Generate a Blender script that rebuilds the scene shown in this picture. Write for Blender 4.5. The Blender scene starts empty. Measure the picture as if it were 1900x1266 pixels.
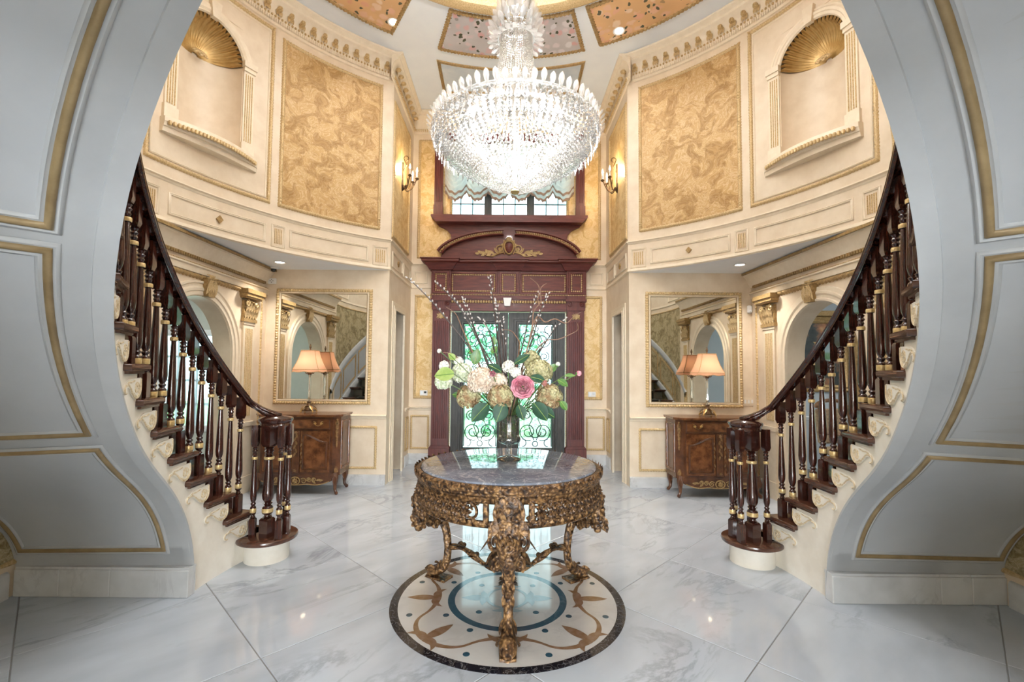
import bpy, math, random
from math import sin, cos, pi, radians as rad, sqrt, atan2, hypot
from mathutils import Vector as V, Matrix
random.seed(7)
C = bpy.context.scene.collection
SC = bpy.context.scene
# ---------------------------------------------------------------- camera, world, light, exposure
cam = bpy.data.objects.new('camera', bpy.data.cameras.new('camera')); C.objects.link(cam); SC.camera = cam
cam.data.sensor_width = 36; cam.data.lens = 848.27*36/1900
cam.data.shift_x = .00558; cam.data.shift_y = .0074
cam.data.clip_start = .02
cam.matrix_world = Matrix.Translation((-.03, 0, 1.5)) @ Matrix.Rotation(pi/2+.0477, 4, 'X') @ Matrix.Rotation(.0087, 4, 'Z')
SC.view_settings.view_transform = 'Standard'; SC.view_settings.look = 'None'
SC.view_settings.exposure = 0.0; SC.view_settings.gamma = 1.0; SC.view_settings.use_curve_mapping = False
SC.cycles.use_denoising = True
SC.cycles.max_bounces = 10; SC.cycles.diffuse_bounces = 5; SC.cycles.glossy_bounces = 5
SC.cycles.transmission_bounces = 8; SC.cycles.transparent_max_bounces = 24
SC.cycles.sample_clamp_indirect = 6; SC.cycles.caustics_reflective = False; SC.cycles.caustics_refractive = False
w = bpy.data.worlds.new('sky'); SC.world = w; w.use_nodes = True
bg = w.node_tree.nodes['Background']; bg.inputs[0].default_value = (.80, .93, 1, 1); bg.inputs[1].default_value = 4.5

def light(name, kind, loc, energy, col=(1, 1, 1), size=.1, size_y=None, rot=(0, 0, 0), parent=None, spread=None):
    d = bpy.data.lights.new(name, kind); d.energy = energy; d.color = col
    if kind == 'AREA':
        d.shape = 'RECTANGLE' if size_y else 'DISK'; d.size = size
        if size_y: d.size_y = size_y
        if spread: d.spread = spread
    elif kind == 'SUN': d.angle = size
    else: d.shadow_soft_size = size
    o = bpy.data.objects.new(name, d); C.objects.link(o); o.location = loc; o.rotation_euler = rot
    if parent: o.parent = parent
    return o
light('sun', 'SUN', (0, 0, 20), 15.0, (1, .95, .86), rad(2), rot=(rad(42), 0, rad(-28)))
light('hall_window_light', 'AREA', (0, -7.8, 1.4), 1300, (.90, .955, 1), 5.6, 1.0, (rad(90), 0, 0))
light('dome_fill_light', 'AREA', (0, 3.165, 6.5), 110, (.95, .98, 1), 3.2)  # unseen fill added inside the dome to keep the room bright

# ---------------------------------------------------------------- materials
def nt(name):
    m = bpy.data.materials.new(name); m.use_nodes = True; t = m.node_tree
    return m, t, t.nodes['Principled BSDF']
def N(t, typ, ins=None, **kw):
    n = t.nodes.new(typ)
    for k, v in kw.items(): setattr(n, k, v)
    for k, v in (ins or {}).items():
        s = n.inputs[k]
        if isinstance(v, bpy.types.NodeSocket): t.links.new(v, s)
        else: s.default_value = v
    return n
def c4(c): return (c[0], c[1], c[2], 1)
def ramp(t, fac, stops, interp='LINEAR'):
    r = N(t, 'ShaderNodeValToRGB', {'Fac': fac}); e = r.color_ramp; e.interpolation = interp
    while len(e.elements) < len(stops): e.elements.new(.5)
    for el, (p, c) in zip(e.elements, stops): el.position = p; el.color = c4(c) if len(c) == 3 else c
    return r.outputs[0]
def mixc(t, fac, a, b, mode='MIX'):
    n = N(t, 'ShaderNodeMix', data_type='RGBA', blend_type=mode)
    for i, v in ((0, fac), (6, a), (7, b)):
        if isinstance(v, bpy.types.NodeSocket): t.links.new(v, n.inputs[i])
        else: n.inputs[i].default_value = v if i == 0 else c4(v)
    return n.outputs[2]
def math_(t, op, a, b=0.0):
    n = N(t, 'ShaderNodeMath', operation=op)
    for i, v in enumerate((a, b)):
        if isinstance(v, bpy.types.NodeSocket): t.links.new(v, n.inputs[i])
        else: n.inputs[i].default_value = v
    return n.outputs[0]
def setp(t, b, **kw):
    for k, v in kw.items():
        s = b.inputs[k.replace('_', ' ')]
        if isinstance(v, bpy.types.NodeSocket): t.links.new(v, s)
        else: s.default_value = c4(v) if isinstance(v, tuple) and len(v) == 3 else v
def bump(t, b, h, strength=.3, dist=.01):
    n = N(t, 'ShaderNodeBump', {'Height': h, 'Strength': strength, 'Distance': dist}); t.links.new(n.outputs[0], b.inputs['Normal'])
def mat(name, c1, c2=None, scale=8, rough=.5, metal=0, detail=4, bmp=0, stretch=None, lo=.35, hi=.65, **kw):
    m, t, b = nt(name)
    if c2:
        co = N(t, 'ShaderNodeTexCoord').outputs['Object']
        if stretch: co = N(t, 'ShaderNodeMapping', {'Vector': co, 'Scale': stretch}).outputs[0]
        nz = N(t, 'ShaderNodeTexNoise', {'Vector': co, 'Scale': scale, 'Detail': detail, 'Roughness': .6})
        setp(t, b, Base_Color=ramp(t, nz.outputs['Fac'], [(lo, c1), (hi, c2)]))
        if bmp: bump(t, b, nz.outputs['Fac'], bmp)
    else: setp(t, b, Base_Color=c1)
    setp(t, b, Roughness=rough, Metallic=metal, **kw)
    return m
M = {}
M['cream'] = mat('cream_plaster', (.72, .59, .435), (.81, .69, .535), 5, .42, detail=8, bmp=.05)
M['cream2'] = mat('cream_moulding', (.78, .665, .505), (.84, .73, .57), 14, .4)
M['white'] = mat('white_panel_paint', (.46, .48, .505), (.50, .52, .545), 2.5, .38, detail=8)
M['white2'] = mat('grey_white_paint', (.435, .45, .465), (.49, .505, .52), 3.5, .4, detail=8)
M['ceil'] = mat('white_ceiling_paint', (.82, .87, .93), (.86, .91, .96), 3, .5)
M['gold'] = mat('antique_gold', (.30, .19, .075), (.48, .33, .15), 45, .45, .3, bmp=.15)
M['goldpaint'] = mat('soffit_gold_paint', (.25, .175, .085), (.37, .27, .14), 9, .5, .15, detail=6)
M['goldwood'] = mat('parcel_gilt_wood', (.15, .075, .028), (.32, .19, .08), 40, .4, .2)
M['gilt'] = mat('gilded_moulding', (.50, .34, .15), (.74, .56, .31), 90, .4, .2, bmp=.4)
M['shell'] = mat('gold_shell', (.50, .31, .10), (.62, .42, .17), 12, .33, .35)
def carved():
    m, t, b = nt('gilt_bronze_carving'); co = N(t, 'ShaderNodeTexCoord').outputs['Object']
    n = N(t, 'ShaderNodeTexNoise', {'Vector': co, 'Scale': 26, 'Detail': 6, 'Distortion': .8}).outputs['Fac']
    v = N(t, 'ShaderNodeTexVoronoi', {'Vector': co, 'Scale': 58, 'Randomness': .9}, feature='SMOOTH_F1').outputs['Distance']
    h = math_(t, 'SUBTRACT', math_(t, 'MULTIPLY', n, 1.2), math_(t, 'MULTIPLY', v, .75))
    setp(t, b, Base_Color=ramp(t, h, [(.06, (.022, .010, .005)), (.30, (.125, .062, .024)), (.52, (.33, .185, .075))]), Roughness=.42, Metallic=.25); bump(t, b, h, .75, .012); return m  # recess shade put into the colour: darker where the relief height is low
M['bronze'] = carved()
M['brass'] = mat('brass', (.62, .42, .17), rough=.28, metal=.9)
M['ringgold'] = mat('gold_paint', (.62, .43, .17), (.78, .60, .32), 50, .35, .3)
M['mahog'] = mat('dark_mahogany', (.022, .007, .005), (.060, .016, .010), 9, .16, stretch=(6, 6, .7), detail=5, Coat_Weight=.5, Coat_Roughness=.06)
M['tread'] = mat('tread_mahogany', (.045, .016, .010), (.105, .042, .024), 7, .22, stretch=(2, 2, 8), Coat_Weight=.4, Coat_Roughness=.1)
M['redmahog'] = mat('red_mahogany', (.075, .013, .011), (.165, .034, .026), 5, .42, stretch=(1, 8, 9), detail=6, Coat_Weight=.06)
M['redmahogv'] = mat('red_mahogany_upright', (.075, .013, .011), (.155, .032, .025), 5, .42, stretch=(9, 8, 1), detail=6, Coat_Weight=.06)
M['walnut'] = mat('walnut_burl', (.075, .024, .008), (.235, .088, .030), 13, .27, detail=8, Coat_Weight=.35, Coat_Roughness=.12)
M['walnutd'] = mat('walnut_edge', (.055, .018, .007), (.150, .055, .020), 10, .28, detail=6, Coat_Weight=.3)
M['doorgrey'] = mat('grey_stained_door', (.036, .037, .036), (.070, .070, .066), 6, .5, stretch=(6, 6, 1), detail=6)
M['doorbrown'] = mat('dark_brown_door', (.045, .024, .014), (.085, .05, .03), 6, .35, stretch=(6, 6, 1))
M['iron'] = mat('wrought_iron', (.030, .045, .050), rough=.4, metal=.6)
M['antiqueiron'] = mat('antique_bronze_iron', (.10, .06, .035), (.20, .13, .07), 30, .35, .7)
M['plastic'] = mat('white_plastic', (.82, .81, .79), rough=.35)
M['dark'] = mat('black_plastic', (.02, .02, .02), rough=.25)
M['riser'] = mat('painted_riser', (.66, .62, .55), rough=.45)
M['greenwall'] = mat('pale_green_wall', (.52, .57, .54), (.57, .61, .58), 3, .55)
M['bluewall'] = mat('grey_blue_wall', (.46, .53, .60), (.50, .56, .63), 3, .55)
M['chain'] = mat('gold_chain', (.6, .45, .2), rough=.3, metal=.8)
M['mirror'] = mat('mirror_glass', (.88, .90, .88), rough=.012, metal=1)
M['stemgreen'] = mat('green_stem', (.06, .12, .03), (.12, .19, .06), 20, .5)
M['twig'] = mat('brown_twig', (.040, .026, .024), (.085, .058, .05), 40, .55)
M['curly'] = mat('curly_willow_bark', (.20, .10, .06), (.34, .19, .12), 40, .5)
M['catkin'] = mat('silver_catkin', (.50, .45, .42), (.68, .63, .60), 60, .7)
M['leafd'] = mat('dark_leaf', (.008, .045, .024), (.022, .090, .042), 18, .55)
M['leafm'] = mat('green_leaf', (.055, .15, .035), (.14, .28, .07), 18, .4)
M['leafl'] = mat('lime_leaf', (.22, .34, .07), (.40, .50, .16), 25, .4)
M['hydg'] = mat('dried_green_petal', (.38, .36, .17), (.62, .56, .34), 30, .6)
M['hydb'] = mat('green_brown_petal', (.36, .22, .11), (.52, .48, .27), 16, .6, lo=.40, hi=.56)
M['hydp'] = mat('blush_petal', (.66, .50, .38), (.82, .72, .60), 22, .6)
M['hydw'] = mat('white_green_petal', (.58, .64, .42), (.84, .85, .72), 22, .6)
M['whitep'] = mat('white_petal', (.84, .82, .74), (.92, .9, .84), 22, .6)
M['pink'] = mat('pink_petal', (.70, .22, .31), (.90, .54, .60), 14, .5)
M['salmon'] = mat('salmon_petal', (.72, .26, .22), (.86, .48, .42), 20, .5)
M['pebble'] = mat('vase_pebbles', (.06, .05, .045), (.20, .18, .16), 120, .4)
M['lawn'] = mat('garden_lawn', (.10, .26, .10), (.22, .42, .18), 9, .9)
M['drive'] = mat('pale_driveway', (.62, .62, .60), (.74, .74, .72), 5, .9)
M['bush'] = mat('garden_leaves', (.13, .36, .24), (.32, .62, .42), 6, .6)
M['bush2'] = mat('garden_blossom', (.55, .62, .50), (.80, .86, .74), 9, .6)
M['trunk'] = mat('tree_bark', (.06, .045, .035), (.13, .10, .08), 10, .9)
M['chairwood'] = mat('chair_wood', (.10, .045, .020), (.22, .11, .05), 12, .4)
M['chairfab'] = mat('chair_fabric', (.20, .13, .08), (.40, .30, .19), 30, .8)
M['drape'] = mat('gold_drapery', (.40, .25, .10), (.62, .46, .24), 20, .7)
def emit(name, col, s):
    m, t, b = nt(name); setp(t, b, Base_Color=col, Emission_Color=col, Emission_Strength=s); return m
M['bulb'] = emit('lit_bulb', (1, .88, .68), 14)
M['flame'] = emit('lit_candle_bulb', (1, .80, .52), 22)
M['downlight'] = emit('lit_downlight', (1, .93, .82), 12)
# glass that keeps its panes but lets daylight through without noise
def glass(name, tint, refl=.12):
    m, t, b = nt(name); o = t.nodes['Material Output']
    tr = N(t, 'ShaderNodeBsdfTransparent', {'Color': c4(tint)}); gl = N(t, 'ShaderNodeBsdfGlossy', {'Roughness': .02})
    lw = N(t, 'ShaderNodeLayerWeight', {'Blend': .25})
    f = math_(t, 'ADD', math_(t, 'MULTIPLY', lw.outputs['Fresnel'], .8), refl*.3)
    mx = N(t, 'ShaderNodeMixShader', {0: f, 1: tr.outputs[0], 2: gl.outputs[0]}); t.links.new(mx.outputs[0], o.inputs[0]); return m
M['pane'] = glass('door_glass', (.86, .98, .97))
M['clear'] = glass('vase_glass', (.93, .96, .96), .35)
def crystal(name, col, trans, gloss):
    m, t, b = nt(name); o = t.nodes['Material Output']
    tr = N(t, 'ShaderNodeBsdfTransparent'); tl = N(t, 'ShaderNodeBsdfTranslucent', {'Color': c4(col)})
    df = N(t, 'ShaderNodeBsdfDiffuse', {'Color': c4(col)}); gl = N(t, 'ShaderNodeBsdfGlossy', {'Roughness': .08})
    a = N(t, 'ShaderNodeMixShader', {0: .5, 1: tl.outputs[0], 2: df.outputs[0]})
    a2 = N(t, 'ShaderNodeMixShader', {0: gloss, 1: a.outputs[0], 2: gl.outputs[0]})
    a3 = N(t, 'ShaderNodeMixShader', {0: trans, 1: a2.outputs[0], 2: tr.outputs[0]})
    t.links.new(a3.outputs[0], o.inputs[0]); return m
M['crystal'] = crystal('cut_crystal', (.42, .42, .41), .42, .48)
M['crystal3'] = crystal('strung_beads', (.80, .77, .72), .12, .30)
M['crystal2'] = crystal('clear_crystal', (.92, .92, .92), .45, .45)
def shade_cloth(name, col, tr=.5):
    m, t, b = nt(name); o = t.nodes['Material Output']
    tl = N(t, 'ShaderNodeBsdfTranslucent', {'Color': c4(col)}); df = N(t, 'ShaderNodeBsdfDiffuse', {'Color': c4(col)})
    mx = N(t, 'ShaderNodeMixShader', {0: tr, 1: df.outputs[0], 2: tl.outputs[0]}); t.links.new(mx.outputs[0], o.inputs[0]); return m
M['lampshade'] = shade_cloth('apricot_silk', (.82, .50, .34), .5)
M['shadetrim'] = mat('shade_trim', (.50, .29, .13), (.60, .38, .19), 60, .6)
M['voile'] = shade_cloth('silver_voile', (.74, .76, .78), .42)
M['voiletrim'] = mat('valance_trim', (.28, .19, .15), (.42, .31, .25), 40, .6)
def marble(name, base, vein, scale=1.6, rough=.1, tile=False, amount=.8, cloud=None, vein2=None):
    m, t, b = nt(name); co = N(t, 'ShaderNodeTexCoord').outputs['Object']
    if tile:
        oi = N(t, 'ShaderNodeObjectInfo').outputs['Random']
        of = N(t, 'ShaderNodeCombineXYZ', {0: math_(t, 'MULTIPLY', oi, 91.7), 1: math_(t, 'MULTIPLY', oi, 57.3), 2: oi}).outputs[0]
        co = N(t, 'ShaderNodeVectorMath', {0: co, 1: of}, operation='ADD').outputs[0]
        co = N(t, 'ShaderNodeMapping', {'Vector': co, 'Rotation': (0, 0, .5), 'Scale': (.55, 1.5, 1)}).outputs[0]
    n1 = N(t, 'ShaderNodeTexNoise', {'Vector': co, 'Scale': scale, 'Detail': 9, 'Roughness': .62, 'Distortion': .9}).outputs['Fac']
    v1 = math_(t, 'ABSOLUTE', math_(t, 'SUBTRACT', n1, .5))
    line = ramp(t, v1, [(0, (1, 1, 1)), (.035, (0, 0, 0))])
    n2 = N(t, 'ShaderNodeTexNoise', {'Vector': co, 'Scale': scale*.8, 'Detail': 5}).outputs['Fac']
    gate = ramp(t, n2, [(.45, (0, 0, 0)), (.68, (1, 1, 1))])
    f = math_(t, 'MULTIPLY', math_(t, 'MULTIPLY', line, gate), amount)
    col = mixc(t, ramp(t, N(t, 'ShaderNodeTexNoise', {'Vector': co, 'Scale': scale*1.9, 'Detail': 7}).outputs['Fac'], [(.38, (0, 0, 0)), (.72, (1, 1, 1))]), base, cloud or tuple(x*.82 for x in base))
    col = mixc(t, f, col, vein)
    if vein2:
        n3 = N(t, 'ShaderNodeTexNoise', {'Vector': co, 'Scale': scale*3.1, 'Detail': 9, 'Distortion': 1.6}).outputs['Fac']
        col = mixc(t, ramp(t, math_(t, 'ABSOLUTE', math_(t, 'SUBTRACT', n3, .5)), [(0, (1, 1, 1)), (.018, (0, 0, 0))]), col, vein2)
    setp(t, b, Base_Color=col, Roughness=rough, Specular_IOR_Level=.6); return m
M['tile'] = marble('white_marble', (.56, .615, .685), (.27, .30, .35), 1.5, .06, True, .75, (.46, .505, .57))
M['base'] = marble('grey_white_marble', (.64, .65, .66), (.32, .32, .34), 2.6, .16, False, .7, (.52, .53, .53))
M['medal'] = marble('cream_white_marble', (.74, .735, .725), (.45, .45, .46), 2.2, .08, False, .5)
M['blackm'] = marble('black_marble', (.012, .012, .018), (.5, .5, .5), 5, .08, False, .15, (.022, .021, .030), (.22, .21, .21))
M['brownm'] = marble('brown_marble', (.25, .145, .075), (.20, .11, .07), 14, .1, False, .5, (.32, .21, .15))
M['bluem'] = marble('dark_teal_marble', (.030, .085, .135), (.4, .5, .55), 6, .08, False, .2, (.045, .12, .17))
M['palebluem'] = marble('pale_blue_inlay', (.36, .46, .52), (.30, .42, .48), 9, .08, False, .4, (.44, .54, .6))
M['topm'] = marble('blue_grey_marble', (.13, .15, .20), (.66, .67, .70), 3.2, .04, False, .8, (.27, .30, .37), (.46, .47, .50))
M['grout'] = mat('grey_grout', (.24, .245, .25), rough=.7)
def damask(name, light_, dark_, mid_, scale=1.0, metal=.15, rough=.4):
    m, t, b = nt(name); co = N(t, 'ShaderNodeTexCoord').outputs['UV']
    dn = N(t, 'ShaderNodeTexNoise', {'Vector': co, 'Scale': 3.6*scale, 'Detail': 1.5}).outputs['Color']
    wv = N(t, 'ShaderNodeVectorMath', {0: dn, 1: (.5, .5, .5)}, operation='SUBTRACT').outputs[0]
    wv = N(t, 'ShaderNodeVectorMath', {0: wv, 'Scale': .55/scale}, operation='SCALE').outputs[0]
    wc = N(t, 'ShaderNodeVectorMath', {0: co, 1: wv}, operation='ADD').outputs[0]
    bn = N(t, 'ShaderNodeTexNoise', {'Vector': wc, 'Scale': 4.6*scale, 'Detail': 3, 'Roughness': .55, 'Distortion': .6}).outputs['Fac']
    big = ramp(t, bn, [(.47, (0, 0, 0)), (.53, (.75, .75, .75)), (.66, (1, 1, 1))])
    leaf = N(t, 'ShaderNodeTexNoise', {'Vector': wc, 'Scale': 10*scale, 'Detail': 3, 'Distortion': 1.4}).outputs['Fac']
    lf = ramp(t, leaf, [(.36, (.35, .35, .35)), (.56, (1, 1, 1))])
    curl = N(t, 'ShaderNodeTexNoise', {'Vector': wc, 'Scale': 13*scale, 'Detail': 2, 'Distortion': 2.2}).outputs['Fac']
    cl = ramp(t, math_(t, 'ABSOLUTE', math_(t, 'SUBTRACT', curl, .5)), [(.02, (1, 1, 1)), (.06, (0, 0, 0))])
    col = mixc(t, math_(t, 'MULTIPLY', big, lf), mid_, dark_)
    cg = math_(t, 'SUBTRACT', 1.0, math_(t, 'MULTIPLY', big, .75))
    col = mixc(t, math_(t, 'MULTIPLY', math_(t, 'MULTIPLY', cl, .85), cg), col, light_)
    setp(t, b, Base_Color=col, Roughness=rough, Metallic=metal)
    bump(t, b, math_(t, 'ADD', cl, big), .25, .004); return m
M['damask'] = damask('gold_damask', (.66, .48, .27), (.33, .18, .050), (.53, .335, .135))
M['damask2'] = damask('pale_gold_damask', (.86, .69, .42), (.60, .37, .12), (.76, .54, .25), 1.6)
M['damask3'] = damask('olive_damask', (.62, .54, .37), (.20, .15, .06), (.46, .37, .20), 1.5)
def floral(name, ground, p1, p2):
    m, t, b = nt(name); co = N(t, 'ShaderNodeTexCoord').outputs['UV']
    dn = N(t, 'ShaderNodeTexNoise', {'Vector': co, 'Scale': 9, 'Detail': 2}).outputs['Color']
    wc = N(t, 'ShaderNodeVectorMath', {0: co, 1: N(t, 'ShaderNodeVectorMath', {0: dn, 'Scale': .10}, operation='SCALE').outputs[0]}, operation='ADD').outputs[0]
    a = N(t, 'ShaderNodeTexVoronoi', {'Vector': wc, 'Scale': 8.5}); g = N(t, 'ShaderNodeTexVoronoi', {'Vector': wc, 'Scale': 12.5})
    bl = N(t, 'ShaderNodeTexNoise', {'Vector': co, 'Scale': 2.2}).outputs['Fac']
    col = mixc(t, ramp(t, bl, [(.4, (0, 0, 0)), (.62, (1, 1, 1))]), ground, tuple(min(1, x*1.18) for x in ground))
    col = mixc(t, ramp(t, a.outputs['Distance'], [(.30, (.85, .85, .85)), (.46, (0, 0, 0))]), col, mixc(t, N(t, 'ShaderNodeSeparateColor', {0: a.outputs['Color']}).outputs[0], p1, p2))
    lv = math_(t, 'MULTIPLY', ramp(t, g.outputs['Distance'], [(.25, (1, 1, 1)), (.29, (0, 0, 0))]), ramp(t, N(t, 'ShaderNodeSeparateColor', {0: g.outputs['Color']}).outputs[1], [(.44, (0, 0, 0)), (.46, (1, 1, 1))]))
    col = mixc(t, lv, col, (.07, .075, .04)); setp(t, b, Base_Color=col, Roughness=.5); return m
M['floralg'] = floral('golden_floral_mural', (.66, .40, .20), (.72, .33, .22), (.80, .64, .48))
M['floralb'] = floral('grey_floral_mural', (.50, .47, .48), (.68, .36, .36), (.74, .73, .76))
M['skyp'] = mat('cloud_mural', (.50, .58, .66), (.72, .76, .80), 2.2, .5)
def runner():
    m, t, b = nt('patterned_runner'); co = N(t, 'ShaderNodeTexCoord').outputs['Object']
    v = N(t, 'ShaderNodeTexVoronoi', {'Vector': co, 'Scale': 16}).outputs['Distance']
    setp(t, b, Base_Color=ramp(t, v, [(.25, (.40, .36, .28)), (.32, (.03, .032, .03))]), Roughness=.9); return m
M['runner'] = runner()
def canvas():
    m, t, b = nt('still_life_canvas'); co = N(t, 'ShaderNodeTexCoord').outputs['UV']
    n = N(t, 'ShaderNodeTexNoise', {'Vector': co, 'Scale': 3.5, 'Detail': 4}).outputs['Fac']
    setp(t, b, Base_Color=ramp(t, n, [(.35, (.02, .03, .035)), (.5, (.05, .06, .06)), (.62, (.38, .17, .08)), (.75, (.55, .4, .22))]), Roughness=.4); return m
M['canvas'] = canvas()
# ---------------------------------------------------------------- mesh helpers
class MB:
    def __init__(s): s.v, s.f, s.uv = [], [], {}
    def add(s, vs, fs, uvs=None):
        o = len(s.v); s.v += [tuple(p) for p in vs]; s.f += [tuple(i+o for i in f) for f in fs]
        if uvs:
            for i, u in enumerate(uvs): s.uv[o+i] = u
        return s
    def box(s, x0, x1, y0, y1, z0, z1, m=None):
        vs = [V((x, y, z)) for z in (z0, z1) for x, y in ((x0, y0), (x1, y0), (x1, y1), (x0, y1))]
        if m: vs = [m @ p for p in vs]
        return s.add(vs, [(3, 2, 1, 0), (4, 5, 6, 7), (0, 1, 5, 4), (1, 2, 6, 5), (2, 3, 7, 6), (3, 0, 4, 7)])
    def bbox(s, x0, x1, y0, y1, z0, z1, b=.004, m=None):     # box with chamfered edges
        vs = []; 
        for z, i in ((z0, b), (z0+b, 0), (z1-b, 0), (z1, b)):
            vs += [V(p) for p in ((x0+b+i, y0+i, z), (x1-b-i, y0+i, z), (x1-i, y0+b+i, z), (x1-i, y1-b-i, z), (x1-b-i, y1-i, z), (x0+b+i, y1-i, z), (x0+i, y1-b-i, z), (x0+i, y0+b+i, z))]
        if m: vs = [m @ p for p in vs]
        fs = [tuple(range(7, -1, -1)), tuple(range(24, 32))]
        for k in range(3):
            for i in range(8): j = (i+1) % 8; fs.append((k*8+i, k*8+j, k*8+8+j, k*8+8+i))
        return s.add(vs, fs)
    def lathe(s, prof, seg=16, c=(0, 0, 0), a0=0, a1=2*pi, m=None, rfun=None, caps=True):
        full = abs(a1-a0-2*pi) < 1e-6; n = seg if full else seg+1; vs = []; fs = []
        for r, z in prof:
            for i in range(n):
                a = a0+(a1-a0)*i/seg; rr = r*(rfun(a) if rfun else 1)
                p = V((c[0]+rr*cos(a), c[1]+rr*sin(a), c[2]+z)); vs.append(m @ p if m else p)
        for k in range(len(prof)-1):
            for i in range(seg):
                j = (i+1) % n; fs.append((k*n+i, k*n+j, k*n+n+j, k*n+n+i))
        if caps and full and prof[0][0] > 1e-4: fs.append(tuple(range(n-1, -1, -1)))
        if caps and full and prof[-1][0] > 1e-4: fs.append(tuple(range((len(prof)-1)*n, len(prof)*n)))
        return s.add(vs, fs)
    def tube(s, pts, r, seg=6, closed=False, flat=1.0, up=(0, 0, 1)):
        pts = [V(p) for p in pts]; n = len(pts); rs = r if isinstance(r, (list, tuple)) else [r]*n
        up = V(up); vs = []; fs = []; pr = None
        for i, p in enumerate(pts):
            t = (pts[(i+1) % n]-pts[i-1]) if closed else (pts[min(i+1, n-1)]-pts[max(i-1, 0)])
            if t.length < 1e-9: t = V((0, 0, 1))
            t.normalize(); 
            if pr is None:
                x = up.cross(t)
                if x.length < .05: x = V((1, 0, 0)).cross(t)
            else: x = pr-t*pr.dot(t)
            x.normalize(); pr = x; y = t.cross(x)
            for k in range(seg):
                a = 2*pi*k/seg; vs.append(p+x*(rs[i]*cos(a))+y*(rs[i]*flat*sin(a)))
        for i in range(n if closed else n-1):
            j = (i+1) % n
            for k in range(seg): l = (k+1) % seg; fs.append((i*seg+k, i*seg+l, j*seg+l, j*seg+k))
        if not closed: fs += [tuple(range(seg-1, -1, -1)), tuple(range((n-1)*seg, n*seg))]
        return s.add(vs, fs)
    def sweep(s, pts, nrm, prof, closed=False, mod=None):
        """profile (out, side) swept along pts; out along nrm, mitred"""
        pts = [V(p) for p in pts]; n = len(pts); k = len(prof); vs = []; fs = []; L = 0
        for i, p in enumerate(pts):
            a = pts[i]-pts[i-1] if (i or closed) else pts[1]-pts[0]
            b = pts[(i+1) % n]-pts[i] if (i < n-1 or closed) else a
            nn = V(nrm[i]) if isinstance(nrm, list) else V(nrm)
            a = a.normalized(); b = b.normalized(); la = nn.cross(a); lb = nn.cross(b); l = la+lb
            if l.length < 1e-6: l = la
            l.normalize(); d = max(.35, l.dot(la)); l = l/d
            if i: L += (pts[i]-pts[i-1]).length
            q = mod(L) if mod else 1
            for o, w_ in prof: vs.append(p+nn*(o*q)+l*(w_*(q if mod else 1)))
        for i in range(n if closed else n-1):
            j = (i+1) % n
            for q in range(k-1): fs.append((i*k+q, i*k+q+1, j*k+q+1, j*k+q))
        return s.add(vs, fs)
    def grid(s, g, uv=None, flip=False):
        nu, nv = len(g), len(g[0]); vs = [p for row in g for p in row]; fs = []
        for i in range(nu-1):
            for j in range(nv-1):
                q = (i*nv+j, (i+1)*nv+j, (i+1)*nv+j+1, i*nv+j+1); fs.append(q[::-1] if flip else q)
        return s.add(vs, fs, [u for row in uv for u in row] if uv else None)
    def prism(s, poly, f, d0, d1):
        """poly: 2D outline; f(u,v,d) -> point"""
        n = len(poly); vs = [f(u, v, d0) for u, v in poly]+[f(u, v, d1) for u, v in poly]
        fs = [tuple(range(n-1, -1, -1)), tuple(range(n, 2*n))]+[(i, (i+1) % n, n+(i+1) % n, n+i) for i in range(n)]
        return s.add(vs, fs)
    def build(s, name, m, parent=None, smooth=True, kind=None, loc=None, rz=None, ang=35):
        me = bpy.data.meshes.new(name); me.from_pydata(s.v, [], s.f)
        me.materials.append(M[m] if isinstance(m, str) else m)
        if s.uv:
            ul = me.uv_layers.new(name='UVMap'); d = [0.0]*(2*len(me.loops))
            li = [0]*len(me.loops); me.loops.foreach_get('vertex_index', li)
            for i, vi in enumerate(li): d[2*i], d[2*i+1] = s.uv.get(vi, (0, 0))
            ul.data.foreach_set('uv', d)
        me.update()
        if smooth:
            me.polygons.foreach_set('use_smooth', [True]*len(me.polygons)); me.set_sharp_from_angle(angle=rad(ang))
        o = bpy.data.objects.new(name, me); C.objects.link(o)
        if parent: o.parent = parent
        if kind: o['kind'] = kind
        if loc is not None: o.location = loc
        if rz: o.rotation_euler = (0, 0, rz)
        return o
def tag(o, label, cat, group=None):
    o['label'] = label; o['category'] = cat
    if group: o['group'] = group
    return o
def thing(name, label, cat, loc=(0, 0, 0), rz=0, group=None):
    o = bpy.data.objects.new(name, None); C.objects.link(o); o.location = loc; o.rotation_euler = (0, 0, rz); o.empty_display_size = .1
    return tag(o, label, cat, group)
def dup(o, parent=None, loc=None, rz=None):
    c = o.copy(); C.objects.link(c); c.parent = parent
    if loc is not None: c.location = loc
    if rz is not None: c.rotation_euler = (0, 0, rz)
    for ch in list(o.children): dup(ch, c)
    return c
# surfaces: (u,v) -> (point, normal)
CY, RD = 3.165, 3.25
def drum(sd, R=RD): return lambda u, v: (V((sd*R*cos(rad(u)), CY+R*sin(rad(u)), v)), V((-sd*cos(rad(u)), -sin(rad(u)), 0)))
def planeY(y, s=-1): return lambda u, v: (V((u, y, v)), V((0, s, 0)))
def planeX(x): return lambda u, v: (V((x, u, v)), V((-1 if x > 0 else 1, 0, 0)))
def dense(a, b, n): return [a+(b-a)*i/n for i in range(n+1)]
def outline(sf, u0, u1, v0, v1, nu, nv=1):
    P = [(u, v0) for u in dense(u0, u1, nu)[:-1]]+[(u1, v) for v in dense(v0, v1, nv)[:-1]]+[(u, v1) for u in dense(u1, u0, nu)[:-1]]+[(u0, v) for v in dense(v1, v0, nv)[:-1]]
    q = [sf(*p) for p in P]; return [a for a, b in q], [b for a, b in q]
def ropeprof(wd): return [(0, -wd/2), (wd*.42, -wd*.33), (wd*.58, 0), (wd*.42, wd*.33), (0, wd/2)]
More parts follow.
